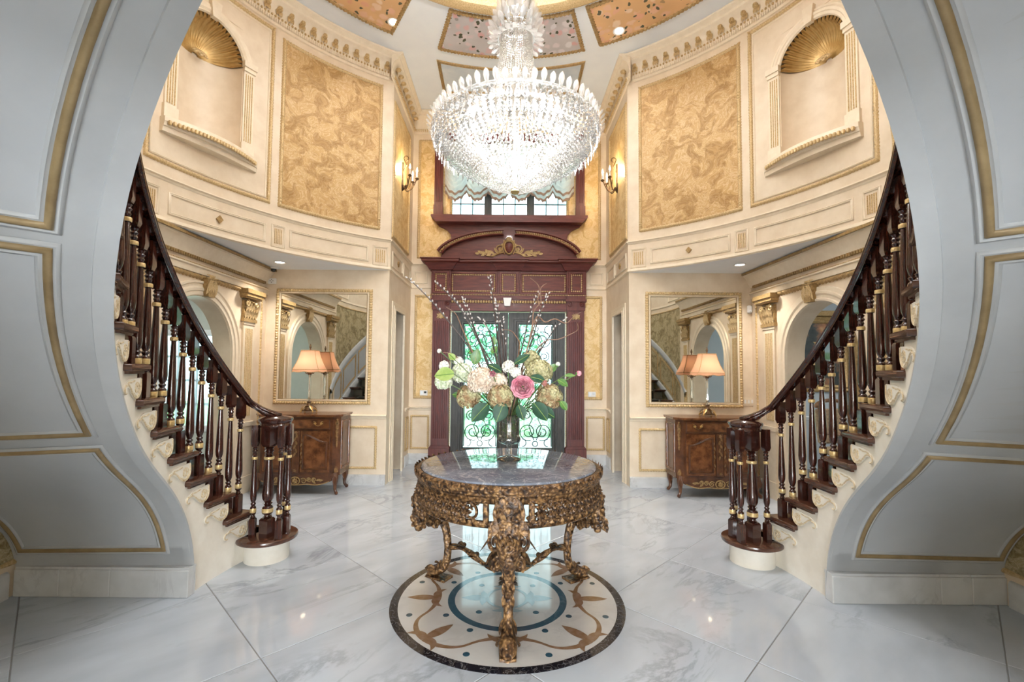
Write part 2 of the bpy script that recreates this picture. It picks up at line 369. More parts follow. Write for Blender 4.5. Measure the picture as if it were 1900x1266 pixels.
def ropemod(per=.034): return lambda L: 1+.22*sin(2*pi*L/per)
FLAT = lambda wd, d: [(0, -wd/2), (d*.7, -wd*.42), (d, -wd*.22), (d*.6, 0), (d, wd*.22), (d*.7, wd*.42), (0, wd/2)]
def frame(name, sf, u0, u1, v0, v1, m, parent, wd=.035, rope=False, d=.012, step=.012, ulen=1):
    n = max(1, int(abs(u1-u0)*ulen/(step if rope else .08))); k = max(1, int(abs(v1-v0)/step)) if rope else 1
    if ulen == 1 and not rope: n = 1
    p, q = outline(sf, u0, u1, v0, v1, n, k); mb = MB()
    mb.sweep(p, q, ropeprof(wd) if rope else FLAT(wd, d), True, ropemod() if rope else None)
    return mb.build(name, m, parent, ang=60)
def fill(name, sf, u0, u1, v0, v1, m, parent, off=.004, nu=1, nv=1, us=1, uo=0):
    g = []; t = []
    for u in dense(u0, u1, nu):
        r_ = []; tt = []
        for v in dense(v0, v1, nv):
            p, n = sf(u, v); r_.append(p+n*off); tt.append((u*us+uo, v))
        g.append(r_); t.append(tt)
    return MB().grid(g, t).build(name, m, parent)
DEG = RD*pi/180
def run(name, sf, us, v, prof, m, parent, kind=None, mod=None):   # horizontal moulding at height v
    q = [sf(u, v) for u in us]
    if q[0][1].cross(q[1][0]-q[0][0]).z < 0: prof = [(o, -w_) for o, w_ in prof]
    mb = MB().sweep([a for a, b in q], [b for a, b in q], prof, False, mod); k = len(prof); n = len(mb.v)
    mb.f += [tuple(range(k)), tuple(range(n-1, n-k-1, -1))]; return mb.build(name, m, parent, kind=kind, ang=50)
def flutes(sf, u0, u1, v0, v1, n, mb, us=1, d=.008):
    for i in range(n):
        c = u0+(u1-u0)*(i+.5)/n; h = (u1-u0)/n*.30; g = []
        for k in range(4):
            a = pi*k/3; g.append([(lambda pn: pn[0]+pn[1]*(d*sin(a)))(sf(c-h*cos(a), v)) for v in (v0, v1)])
        mb.grid(g)
def spiral(c, r0, turns, a0, dirn=1, n=26, k=.12):               # 2D points from outside inwards
    return [(c[0]+r0*(1-(1-k)*i/n)*cos(a0+dirn*2*pi*turns*i/n), c[1]+r0*(1-(1-k)*i/n)*sin(a0+dirn*2*pi*turns*i/n)) for i in range(n+1)]
def leafmesh(mb, p, d, nrm, ln, wd, curl=.3, n=5, ser=0):
    p, d, nrm = V(p), V(d).normalized(), V(nrm).normalized(); sd = d.cross(nrm)
    if sd.length < 1e-4: sd = d.orthogonal()
    sd.normalize(); nrm = sd.cross(d); g = []
    for i in range(n+1):
        t = i/n; wv = wd*.5*max(.03, sin(pi*min(1, t*.93+.07))**.8)*(1+ser*(i % 2)); q = p+d*(ln*t)+nrm*(-curl*ln*t*t)
        g.append([q-sd*wv+nrm*(wv*.25), q, q+sd*wv+nrm*(wv*.25)])
    mb.grid(g)
def blob(mb, c, r, m=None, seg=6, sq=1):
    mb.lathe([(r*sin(pi*i/4)+1e-5, -r*cos(pi*i/4)*sq) for i in range(5)], seg, c, m=m)
def rosette(mb, f, c, r, d=.02, n=6):
    """flower relief on a mapping f(u,v,d)"""
    for k in range(n):
        a = 2*pi*k/n; g = []
        for i in range(4):
            t = i/3; rr = r*(.15+.85*t); wv = r*.36*sin(pi*min(1, .25+.75*t)); row = []
            for s_ in (-1, 0, 1): row.append(f(c[0]+rr*cos(a)-s_*wv*sin(a), c[1]+rr*sin(a)+s_*wv*cos(a), d*(.35+.65*sin(pi*(.15+.75*t)))-(d*.3 if s_ else 0)))
            g.append(row)
        mb.grid(g)
    mb.add([f(c[0]+r*.2*cos(2*pi*i/6), c[1]+r*.2*sin(2*pi*i/6), d) for i in range(6)]+[f(c[0], c[1], d*1.5)], [(i, (i+1) % 6, 6) for i in range(6)])
# ---------------------------------------------------------------- floor
floor = MB().box(-7, 7, -8.2, 7.6, -.12, -.003).build('floor', 'grout', kind='structure', smooth=False)
TS = 1.2878/sqrt(2); TC = (0, 3.085)
tmb = MB(); h_ = TS/2-.0025; b_ = .0025
tmb.add([(-h_, -h_, -.003), (h_, -h_, -.003), (h_, h_, -.003), (-h_, h_, -.003), (-h_+b_, -h_+b_, 0), (h_-b_, -h_+b_, 0), (h_-b_, h_-b_, 0), (-h_+b_, h_-b_, 0)],
        [(4, 5, 6, 7), (0, 1, 5, 4), (1, 2, 6, 5), (2, 3, 7, 6), (3, 0, 4, 7)])
first = None
for i in range(-7, 8):
    for j in range(-7, 8):
        x, y = (i-j)*TS/sqrt(2)+TC[0], (i+j)*TS/sqrt(2)+TC[1]
        if not (-3.9 < y < 7.5) or abs(x) > (3.6 if y < 6.2 else 2.2): continue
        if first is None: first = tmb.build('marble_tile', 'tile', floor, loc=(x, y, 0), rz=pi/4, smooth=False)
        else: dup(first, floor, (x, y, 0), pi/4)
MR, MI = .755, .388
def ring(mb, r0, r1, z0, z1, seg=96): mb.lathe([(r0, z0), (r0, z1), (r1, z1), (r1, z0)], seg, caps=False)
med = MB().lathe([(MR-.05, 0), (MR-.05, .0018), (.001, .0018)], 96).build('medallion', 'medal', floor, loc=(TC[0]-.009, TC[1], 0))
mb = MB(); ring(mb, MR-.052, MR, 0, .0024); mb.build('border_ring', 'blackm', med)
mb = MB(); ring(mb, MI-.045, MI, .0015, .0024, 72); mb.build('inner_ring', 'bluem', med)
MB().lathe([(MI-.043, .0015), (MI-.043, .0021), (.001, .0021)], 72).build('inner_disc', 'medal', med)
dm = MB().lathe([(.019, .0017), (.019, .0026), (.0005, .0026)], 20)
d0 = None
for k in range(8):
    for r, a in ((.638, rad(90*(k//2)+(20 if k % 2 else -20))), (.433, rad(90*(k//2)+(30 if k % 2 else -30)))):
        l = (r*cos(a), r*sin(a), 0)
        if d0 is None: d0 = dm.build('inlay_dot', 'bluem', med, loc=l)
        else: dup(d0, med, l)
def ribbon(mb, pts, wds, z0=.0016, z1=.0026):
    n = len(pts); L = []
    for i, p in enumerate(pts):
        a, b = pts[max(i-1, 0)], pts[min(i+1, n-1)]; t = V((b[0]-a[0], b[1]-a[1])); t.normalize(); w2 = wds[i]/2 if isinstance(wds, list) else wds/2
        L.append(((p[0]-t.y*w2, p[1]+t.x*w2, z1), (p[0]+t.y*w2, p[1]-t.x*w2, z1)))
    mb.add([q for l in L for q in l], [(2*i, 2*i+1, 2*i+3, 2*i+2) for i in range(n-1)])
def pol(r, a): return (r*cos(a), r*sin(a))
def flr(mb, r, a, s, d):   # three-petalled lily pointing along d=+1 outwards / -1 inwards
    for ix, (da, ln, w_) in enumerate(((0, 1.0, .34), (1.05, .64, .22), (-1.05, .64, .22))):
        pts = []; ws = []
        for i in range(13):
            t = i/12; u = s*ln*t; bend = da*(1.0+.9*t)
            pts.append((r*cos(a)+d*u*cos(a+bend*d*1.0), r*sin(a)+d*u*sin(a+bend*d*1.0))); ws.append(max(.002, s*w_*sin(pi*min(1, .12+.88*t))**.9))
        ribbon(mb, pts, ws, .0016, .0028+.0003*ix)
for k in range(8):
    a = -pi/2+k*pi/4; d = 1 if k % 2 == 0 else -1; mb = MB(); P = []
    for i in range(41):
        th = a+(i/40)*pi/4; ph = 4*(th+pi/2); P.append(pol(.555-.098*cos(ph)-.006*cos(3*ph), th+.075*sin(2*ph)))
    ribbon(mb, P, [.018+.018*abs(cos(pi*i/40))**3 for i in range(41)]); mb.build('scroll_inlay', 'brownm', med, smooth=False)
    mb = MB(); flr(mb, .555-d*.092, a, .195, d); mb.build('lily_inlay', 'brownm', med, smooth=False)
for k in range(4):
    a = k*pi/2; mb = MB(); 
    for ix, (da, ln, w_) in enumerate(((0, .17, .075), (.8, .10, .045), (-.8, .10, .045))):
        ribbon(mb, [(.13*cos(a)+ln*t/8*cos(a+da*(1+.6*t/8)), .13*sin(a)+ln*t/8*sin(a+da*(1+.6*t/8))) for t in range(9)], [max(.002, w_*sin(pi*min(1, .15+.85*t/8))) for t in range(9)], .0019, .0028+.0003*ix)
    ribbon(mb, [(.13*cos(a+q), .13*sin(a+q)) for q in dense(0, pi/2, 10)], .02, .0019, .0040)
    mb.build('centre_lily', 'palebluem', med, smooth=False)
    dup(d0, med, (.25*cos(a+pi/4), .25*sin(a+pi/4), .0004))
# ---------------------------------------------------------------- walls
def wall(name, m='cream'): return name, m
BASEP = [(0, 0), (.02, 0), (.02, .15), (.012, .165), (0, .17)]
ZS, ZC, ZB = 2.81, 5.72, 3.20           # soffit, ceiling, band
Nd = (17.1, 28.5, 3.70, 4.69)           # niche: angles, sill, spring
sides = {-1: 'left', 1: 'right'}
upper = {}
for sd in (-1, 1):
    sf = drum(sd); so = drum(sd, RD+.12); mb = MB()
    def band(a0, a1, z0, z1, n):
        for s_, fl in ((sf, sd < 0), ):
            mb.grid([[s_(a, z)[0] for z in (z0, z1)] for a in dense(a0, a1, n)], flip=fl)
    a0, a1, zs, zp = Nd; top = zp+RD*rad((a1-a0)/2)
    band(-90, a0, ZS, ZC, 40); band(a1, 61, ZS, ZC, 18); band(a0, a1, ZS, zs, 6); band(a0, a1, top+.06, ZC, 6)
    cc = (a0+a1)/2; hw = (a1-a0)/2
    arc = [(cc+hw*cos(t), zp+(top-zp)*sin(t)) for t in dense(pi, 0, 24)]
    mb.grid([[sf(u, v)[0], sf(u, top+.06)[0]] for u, v in arc], flip=sd < 0)
    wl = mb.build('wall_%s_upper' % sides[sd], 'cream', kind='structure'); upper[sd] = wl
    # lower part of the drum, camera side (behind the stairs)
    mb = MB(); mb.grid([[sf(a, z)[0] for z in (0, ZS)] for a in dense(-66, 10, 30)], flip=sd < 0)
    low = mb.build('wall_%s_stair' % sides[sd], 'cream', kind='structure')
    fill('damask_panel', drum(sd, RD), -58, 7, .22, 2.72, 'damask3', low, .006, 24, 1, DEG)
    frame('rope_frame', drum(sd, RD), -58, 7, .22, 2.72, 'gilt', low, .035, True, ulen=DEG, step=.03)
    run('baseboard_%s_stair' % sides[sd], sf, dense(-66, -2.5, 20), 0, BASEP, 'base', None, 'structure')
    # niche
    cn = sf(cc, 0)[0]; nrm = sf(cc, 0)[1]; tg = V((nrm.y, -nrm.x, 0)); hwm = RD*sin(rad(hw)); dep = .27; off = RD-RD*cos(rad(hw))
    def nch(t, z, k=1.0): return V((cn.x, cn.y, z))+tg*(hwm*cos(t)*k)+nrm*(off-(dep+off)*sin(t)*k)
    mb = MB(); mb.grid([[nch(t, z, kk) for z, kk in ((zs, 1), (zp, 1), (zp+.001, 1.05), (top+.08, 1.05))] for t in dense(0, pi, 20)], flip=False); mb.add([nch(t, top+.08, 1.05) for t in dense(0, pi, 20)], [tuple(range(21))])
    mb.add([nch(t, zs) for t in dense(0, pi, 20)], [tuple(range(21))])
    nic = mb.build('niche', 'cream', wl)
    mb = MB(); g = []; nr = 23
    for i in range(nr*4+1):
        ph = pi*(1-i/(nr*4)); fl = abs(sin(pi*i/4)); row = []
        for j in range(13):
            q = .06+.94*j/12; e = q*pi/2; rr = 1.03-.16*(1-fl)*q**.7; sc = 1+.035*fl*(j == 12)
            row.append(V((cn.x, cn.y, zp))+tg*(hwm*cos(ph)*sin(e)*rr*sc)+V((0, 0, (top-zp)*sin(ph)*sin(e)*rr*sc))+nrm*(off-.006-dep*cos(e)*rr-.02*(1-fl)))
        g.append(row)
    mb.grid(g); mb.build('shell', 'shell', wl, ang=170)
    mb = MB(); bp = V((cn.x, cn.y, zp))+nrm*(off-dep*.72)
    for k in range(9): blob(mb, bp+tg*(.012*(k-4))+V((0, 0, .012*sin(k*1.3))), .016, seg=6)
    mb.tube([bp+tg*(.07*cos(t))+V((0, 0, .03*sin(t)-.01)) for t in dense(0, pi, 12)], .012); mb.build('shell_hinge', 'gilt', wl)
    # archivolt and keystone
    mb = MB(); pr = [(0, -.055), (.018, -.045), (.018, -.02), (.028, -.012), (.028, .012), (.012, .03), (.02, .045), (0, .055)]
    pts = [(cc+(hw+.95)*cos(t), zp+(top-zp+.055)*sin(t)) for t in dense(0, pi, 30)]
    mb.sweep([sf(*p)[0] for p in pts], [sf(*p)[1] for p in pts], pr); mb.build('archivolt', 'cream2', wl)
    mb = MB(); mb.prism([(-.035, -.02), (.035, -.02), (.055, .15), (-.055, .15)], lambda u, v, d: V((cn.x, cn.y, top+v))+tg*u+nrm*d, 0, .05); mb.build('keystone', 'cream2', wl, smooth=False)
    # pilasters of the niche
    for u0, u1 in ((Nd[1]+.1, Nd[1]+2.1), (Nd[0]-2.1, Nd[0]-.1)):
        mb = MB(); 
        def slab(ua, ub, za, zb, d): mb.prism([(ua, za), (ub, za), (ub, zb), (ua, zb)], lambda u, v, q: sf(u, v)[0]+sf(u, v)[1]*q, 0, d)
        slab(u0-.25, u1+.25, 4.70, 4.76, .05); slab(u0-.1, u1+.1, 4.66, 4.70, .035); slab(u0, u1, 3.88, 4.66, .018); slab(u0-.2, u1+.2, 3.74, 3.88, .032)
        pil = mb.build('niche_pilaster', 'cream2', wl, smooth=False)
        fm = MB(); flutes(lambda u, v: (sf(u, v)[0]+sf(u, v)[1]*.018, sf(u, v)[1]), u0+.2, u1-.2, 3.90, 4.63, 4, fm); fm.build('flutes', 'gilt', pil)
    # bowed shelf with egg-and-dart edge
    mb = MB(); U = dense(14.6, 31.5, 24); bow = lambda u: .05+.14*(1-((u-cc)/(8.5))**2)
    for z0, z1, f0, f1, mm in ((3.615, 3.66, .55, .62, 0), (3.66, 3.70, .80, .95, 0), (3.70, 3.745, 1.0, 1.0, 0)):
        mb.grid([[sf(u, z0)[0], sf(u, z0)[0]+sf(u, z0)[1]*bow(u)*f0, sf(u, z1)[0]+sf(u, z1)[1]*bow(u)*f1, sf(u, z1)[0]] for u in U], flip=sd > 0)
    for u in (U[0], U[-1]): mb.add([sf(u, 3.615)[0], sf(u, 3.615)[0]+sf(u, 0)[1]*bow(u)*.55, sf(u, 3.70)[0]+sf(u, 0)[1]*bow(u), sf(u, 3.745)[0]+sf(u, 0)[1]*bow(u), sf(u, 3.745)[0]], [(0, 1, 2, 3, 4)])
    sh = mb.build('niche_shelf', 'cream2', wl)
    mb = MB()
    for k in range(28):
        u = 15.2+k*.575; p, n_ = sf(u, 3.69); blob(mb, p+n_*(bow(u)+.004), .019, seg=6, sq=1.3)
    mb.build('egg_edge', 'gilt', sh, kind='stuff')
    frame('gold_frame', sf, 12.6, 34.2, 3.35, 5.33, 'gilt', wl, .04, True, ulen=DEG, step=.016)
    frame('inner_frame', sf, 13.2, 33.6, 3.39, 5.29, 'cream2', wl, .02, ulen=DEG)
    fill('damask_panel', sf, 36.5, 58.0, 3.35, 5.27, 'damask', wl, .006, 12, 1, DEG, sd*3)
    frame('rope_frame', sf, 36.5, 58.0, 3.35, 5.27, 'gilt', wl, .045, True, ulen=DEG, step=.016)
    fill('damask_panel', sf, -14, 10, 3.35, 5.27, 'damask', wl, .006, 12, 1, DEG)
    frame('rope_frame', sf, -14, 10, 3.35, 5.27, 'gilt', wl, .045, True, ulen=DEG, step=.03)
    # band, fascia panels
    US = dense(-60, 60.9, 60); sg = 1
    run('band_moulding', sf, US, ZB, [(0, sg*.03), (.028, sg*.022), (.03, sg*.010), (.012, 0), (.010, -sg*.012), (0, -sg*.02)], 'cream2', wl)
    run('fascia_edge', sf, US, ZS+.012, [(0, sg*.035), (.012, sg*.03), (.018, sg*.0), (.0, -sg*.012)], 'cream2', wl)
    for p0, p1 in ((38.9, 55.6), (16.7, 33.7), (-6, 10.5)): frame('fascia_frame', sf, p0, p1, 2.905, 3.085, 'cream2', wl, .028, d=.014, ulen=DEG)
    for p0, p1 in ((35.2, 37.6), (57.0, 60.2), (12.4, 14.9)):
        frame('fluted_block', sf, p0, p1, 2.87, 3.105, 'cream2', wl, .022, d=.012, ulen=DEG); fm = MB(); flutes(sf, p0+.4, p1-.4, 2.90, 3.07, 5, fm, d=.009); fm.build('flutes', 'gilt', wl)
    dc_ = 25.2 if sd < 0 else 47.3
    MB().prism([(-.035/DEG, 2.996), (0, 2.955), (.035/DEG, 2.996), (0, 3.037)], lambda u, v, d: sf(dc_+u, v)[0]+sf(dc_+u, v)[1]*d, 0, .02).build('gold_diamond', 'gold', wl, smooth=False)
# ---------------------------------------------------------------- lower alcoves, vestibule, door wall
XC, YM, YB = 1.585, 6.0, 7.36           # vestibule half width, mirror wall, door wall
RAIL = [(0, -.035), (.012, -.03), (.014, -.01), (.03, 0), (.034, .012), (.024, .02), (0, .024)]
FAC = lambda: None
walls = {}
for sd in (-1, 1):
    S = sides[sd]; X0, X1 = sorted((sd*(XC+.14), sd*3.35))
    # mirror wall
    wm = MB().box(X0, X1, YM, YM+.14, 0, 3.0).build('wall_%s_mirror' % S, 'cream', kind='structure', smooth=False); walls['m', sd] = wm
    pm = planeY(YM)
    xa, xb = sorted((sd*XC, sd*3.2))
    run('chair_rail', pm, [xa, xb], .885, RAIL, 'cream2', wm)
    run('baseboard_%s_mirror' % S, pm, [xa, xb], 0, [(0, 0), (.022, 0), (.022, .12), (.014, .132), (0, .136)], 'base', None, 'structure')
    for u0, u1 in ((1.72, 2.10), (2.2, 2.86), (2.95, 3.14)):
        u0, u1 = sorted((sd*u0, sd*u1)); frame('rope_frame', pm, u0, u1, .22, .745, 'gilt', wm, .032, True, step=.012)
    # vestibule side wall: door opening Y 6.17..6.96, z 0..2.43
    px = planeX(sd*XC); mb = MB(); y0, y1, zt = 6.17, 6.96, 2.43
    xs = sorted((sd*XC, sd*(XC+.14)))
    for a, b, c, d in ((YM+.0, y0, 0, ZC), (y1, YB, 0, ZC), (y0, y1, zt, ZC)): mb.box(xs[0], xs[1], a, b, c, d)
    ws = mb.build('wall_%s_vestibule' % S, 'cream', kind='structure', smooth=False); walls['v', sd] = ws
    fill('damask_panel', px, 6.09, 7.06, 3.30, 5.15, 'damask2', ws, .006, 1, 1)
    frame('rope_frame', px, 6.09, 7.06, 3.30, 5.15, 'gilt', ws, .045, True, step=.016)
    frame('fascia_frame', px, 6.13, 6.72, 2.905, 3.085, 'cream2', ws, .03, d=.014)
    frame('fascia_frame', px, 6.80, 7.26, 2.905, 3.085, 'cream2', ws, .03, d=.014)
    MB().prism([(-.035, 2.996), (0, 2.955), (.035, 2.996), (0, 3.037)], lambda u, v, d: px(6.45+u, v)[0]+px(6.45, v)[1]*d, 0, .02).build('gold_diamond', 'gold', ws, smooth=False)
    BANDP = [(0, .03), (.028, .022), (.03, .010), (.012, 0), (.010, -.012), (0, -.02)]
    run('band_moulding', px, [YM, YB], ZB, BANDP, 'cream2', ws); run('fascia_edge', px, [YM, YB], ZS+.012, [(0, .035), (.012, .03), (.018, 0), (0, -.012)], 'cream2', ws)
    # side door with casing and a leaf set back in the jamb
    D = MB(); xl = sd*(XC+.135); xl2 = sd*(XC+.175); D.box(min(xl, xl2), max(xl, xl2), y0, y1, .01, zt)
    dr = D.build('door_%d' % (3 if sd < 0 else 4), 'doorbrown', kind='structure', smooth=False)
    mb = MB(); mb.sweep([px(y, z)[0] for y, z in ((y0, 0), (y0, zt), (y1, zt), (y1, 0))], px(0, 0)[1], [(0, -.0), (.012, .0), (.012, .05), (.022, .06), (.022, .09), (.03, .10), (.03, .115), (0, .115)] if sd > 0 else [(0, -.115), (.03, -.115), (.03, -.10), (.022, -.09), (.022, -.06), (.012, -.05), (.012, 0), (0, 0)])
    if False: pass
    mb.build('door_casing', 'cream2', dr, ang=20)
    mb = MB(); kx = sd*(XC+.10); mb.lathe([(.012, 0), (.012, .03), (.026, .04), (.030, .055), (.022, .07), (.001, .074)], 14, m=Matrix.Translation((sd*(XC+.135), 6.26, 1.0)) @ Matrix.Rotation(-sd*pi/2, 4, 'Y'))
    mb.build('door_knob', 'brass', dr)
    run('chair_rail', px, [7.08, YB], .885, RAIL, 'cream2', ws); frame('rope_frame', px, 7.12, 7.30, .25, .745, 'gilt', ws, .03, True)
    run('baseboard_%s_vestibule' % S, px, [7.08, YB], 0, BASEP, 'base', None, 'structure')
    # arched wall X = 3.2
    XA, YC_, RA, ZA = sd*3.2, 4.70, .55, 1.69; pa = planeX(XA); mb = MB(); th = sd*.2
    arc = [(YC_+RA*cos(t), ZA+RA*sin(t)) for t in dense(pi, 0, 28)]; zt = ZA+RA+.04
    for off in (0, th):
        f = lambda y, z: V((XA+off, y, z))
        mb.add([f(3.5, 0), f(YC_-RA, 0), f(YC_-RA, ZS+.1), f(3.5, ZS+.1)], [(0, 1, 2, 3)]); mb.add([f(YC_+RA, 0), f(YM, 0), f(YM, ZS+.1), f(YC_+RA, ZS+.1)], [(0, 1, 2, 3)])
        mb.grid([[f(y, z), f(y, zt), f(y, ZS+.1)] for y, z in arc])
    jam = [(YC_-RA, 0)]+arc+[(YC_+RA, 0)]; mb.grid([[V((XA, y, z)), V((XA+th, y, z))] for y, z in jam])
    wa = mb.build('wall_%s' % S, 'cream', kind='structure', ang=20); walls['a', sd] = wa
    mb = MB(); pr = [(0, -.075), (.02, -.07), (.02, -.03), (.03, -.022), (.03, .0), (.018, .02), (.018, .045), (.03, .055), (.03, .075), (0, .08)]
    pts = [(YC_-RA-.08, 0), (YC_-RA-.08, ZA)]+[(YC_+(RA+.08)*cos(t), ZA+(RA+.08)*sin(t)) for t in dense(pi, 0, 30)][1:-1]+[(YC_+RA+.08, ZA), (YC_+RA+.08, 0)]
    mb.sweep([pa(*p)[0] for p in pts], pa(0, 0)[1], pr); mb.build('archivolt', 'cream2', wa, ang=20)
    # pilasters with gilt capitals
    for yc in (5.575, 3.80):
        f = lambda u, v, d: V((XA-sd*d, yc+u, v)); mb = MB()
        def slab(hw_, za, zb, d): mb.prism([(-hw_, za), (hw_, za), (hw_, zb), (-hw_, zb)], f, 0, d)
        slab(.15, 0, .20, .05); slab(.13, .20, .80, .038); slab(.145, .80, .85, .05); slab(.115, .85, 2.06, .022); slab(.125, 2.03, 2.06, .03)
        pil = mb.build('pilaster', 'cream2', wa, smooth=False); fm = MB()
        flutes(lambda u, v: (f(u, v, .022), pa(0, 0)[1]), -.08, .08, .92, 1.98, 5, fm); fm.build('flutes', 'gilt', pil)
        mb = MB(); slab(.145, 2.06, 2.10, .04); slab(.135, 2.10, 2.32, .03); slab(.17, 2.34, 2.36, .075); slab(.185, 2.36, 2.40, .095); slab(.20, 2.40, 2.45, .11)
        cp = mb.build('capital', 'gold', pil, smooth=False); mb = MB()
        for k in range(2):
            for i in range(-2, 3): leafmesh(mb, f(i*.055+(.027 if k else 0), 2.10+k*.08, .032), (0, 0, 1), (-sd, 0, 0), .11, .06, -.35, 4)
        for i in (-1, 1):
            mb.tube([f(i*.10+q[0], 2.285+q[1], .055) for q in spiral((0, 0), .042, 1.4, pi/2, i, 16)], .009, 5)
        rosette(mb, f, (0, 2.30), .035, .06); mb.build('acanthus', 'gilt', cp)
    run('rope_moulding', pa, dense(3.62, 5.95, 190), 2.435, ropeprof(.05), 'gold', wa, mod=ropemod(.05))
    f = lambda u, v, d: V((XA-sd*d, YC_+.07+u, v)); mb = MB(); mb.prism([(-.05, 2.24), (.05, 2.24), (.075, 2.43), (-.075, 2.43)], f, 0, .075); ks = mb.build('keystone', 'gold', wa, smooth=False)
    mb = MB()
    for i in (-1, 0, 1): leafmesh(mb, f(i*.03, 2.42, .08), (0, i*.3, -1), (-sd, 0, 0), .17, .06, .1, 5)
    rosette(mb, f, (0, 2.43), .055, .10); mb.build('keystone_leaf', 'gilt', ks)
    run('architrave', pa, [3.60, YM], 2.50, [(0, -.035), (.015, -.035), (.02, .02), (.035, .03), (.035, .045), (0, .05)], 'cream2', wa)
    run('crown_moulding', pa, [3.60, YM], 2.70, [(0, -.09), (.02, -.085), (.02, -.06), (.05, -.02), (.07, .03), (.10, .055), (.10, .09), (.115, .105), (0, .11)], 'cream2', wa)
    run('gold_fillet', pa, [3.60, YM], 2.787, [(.105, -.012), (.125, -.012), (.125, .014), (.105, .02)], 'gold', wa)
    mb = MB()
    for k in range(68): y = 3.65+k*.0335; mb.box(*sorted((XA, XA-sd*.034)), y, y+.018, 2.60, 2.63)
    mb.build('dentils', 'gold', wa, kind='stuff', smooth=False)
    mb = MB()
    for k in range(110): y = 3.65+k*.0212; mb.box(*sorted((XA, XA-sd*.028)), y, y+.012, 2.545, 2.557)
    mb.build('small_dentils', 'gilt', wa, kind='stuff', smooth=False)
    q = [pa(5.88, z) for z in dense(.2, 2.5, 150)]; MB().sweep([a for a, b in q], [b for a, b in q], ropeprof(.03), False, ropemod(.04)).build('rope_moulding', 'gilt', wa)
    for y0_, y1_ in ((5.28, 5.40),): pass
    run('baseboard_%s' % S, pa, [5.74, YM], 0, BASEP, 'base', None, 'structure')
    # alcove ceiling between drum edge and walls
    mb = MB(); dz = drum(sd, RD); A = dense(9.5, 61, 24)
    def outp(a):
        p = dz(a, ZS)[0]; t = min((3.36-abs(p.x))/max(cos(rad(a)), .01), (YM+.05-p.y)/max(sin(rad(a)), .01)) if a > 1 else 0
        return V((p.x+sd*max(t, 0)*cos(rad(a)), p.y+max(t, 0)*sin(rad(a)), ZS))
    A2 = sorted(A+[degrees_ for degrees_ in (math.degrees(atan2(YM+.05-CY, 3.36)),)])
    mb.grid([[dz(a, ZS)[0], outp(a)] for a in A2], flip=sd > 0); mb.build('ceiling_%s_alcove' % S, 'ceil', kind='structure')
# door wall with openings
wb = MB(); 
for a, b, c, d in ((-1.75, -.93, 0, ZC), (.93, 1.75, 0, ZC), (-.93, .93, 2.45, 3.97), (-.93, .93, 5.24, ZC), (-1.09, -.93, 0, 3.97), (.93, 1.09, 0, 3.97)):
    wb.box(a, b, YB, YB+.2, c, d) if not (abs(a) == 1.09 or abs(b) == 1.09) else None
wb.v, wb.f = [], []
for a, b, c, d in ((-1.75, -1.09, 0, ZC), (1.09, 1.75, 0, ZC), (-1.09, -.93, 0, 3.97), (.93, 1.09, 0, 3.97), (-.93, .93, 2.45, 3.97), (-1.09, 1.09, 5.24, ZC)): wb.box(a, b, YB, YB+.2, c, d)
wall_back = wb.build('wall_back', 'cream', kind='structure', smooth=False); pb = planeY(YB)
for sd in (-1, 1):
    S = lambda a, b: sorted((sd*a, sd*b))
    fill('damask_panel', pb, *S(.95, 1.475), 3.33, 5.26, 'damask2', wall_back, .006, 1, 1, uo=sd*2); frame('rope_frame', pb, *S(.95, 1.475), 3.33, 5.26, 'gilt', wall_back, .045, True, step=.016)
    fill('damask_panel', pb, *S(1.10, 1.495), 1.06, 2.69, 'damask2', wall_back, .006, 1, 1, uo=sd*5); frame('rope_frame', pb, *S(1.10, 1.495), 1.06, 2.69, 'gilt', wall_back, .045, True, step=.016)
    frame('rope_frame', pb, *S(1.27, 1.54), .25, .76, 'gilt', wall_back, .032, True)
    run('chair_rail', pb, S(1.1, XC), .885, RAIL, 'cream2', wall_back)
    run('baseboard_back_%s' % sides[sd], pb, S(1.1, XC), 0, BASEP, 'base', None, 'structure')
    run('band_moulding', pb, S(1.0, XC), ZB, BANDP, 'cream2', wall_back); run('fascia_edge', pb, S(1.1, XC), ZS+.012, [(0, .035), (.012, .03), (.018, 0), (0, -.012)], 'cream2', wall_back)
    frame('fascia_frame', pb, *S(1.33, 1.52), 2.905, 3.085, 'cream2', wall_back, .028, d=.014)
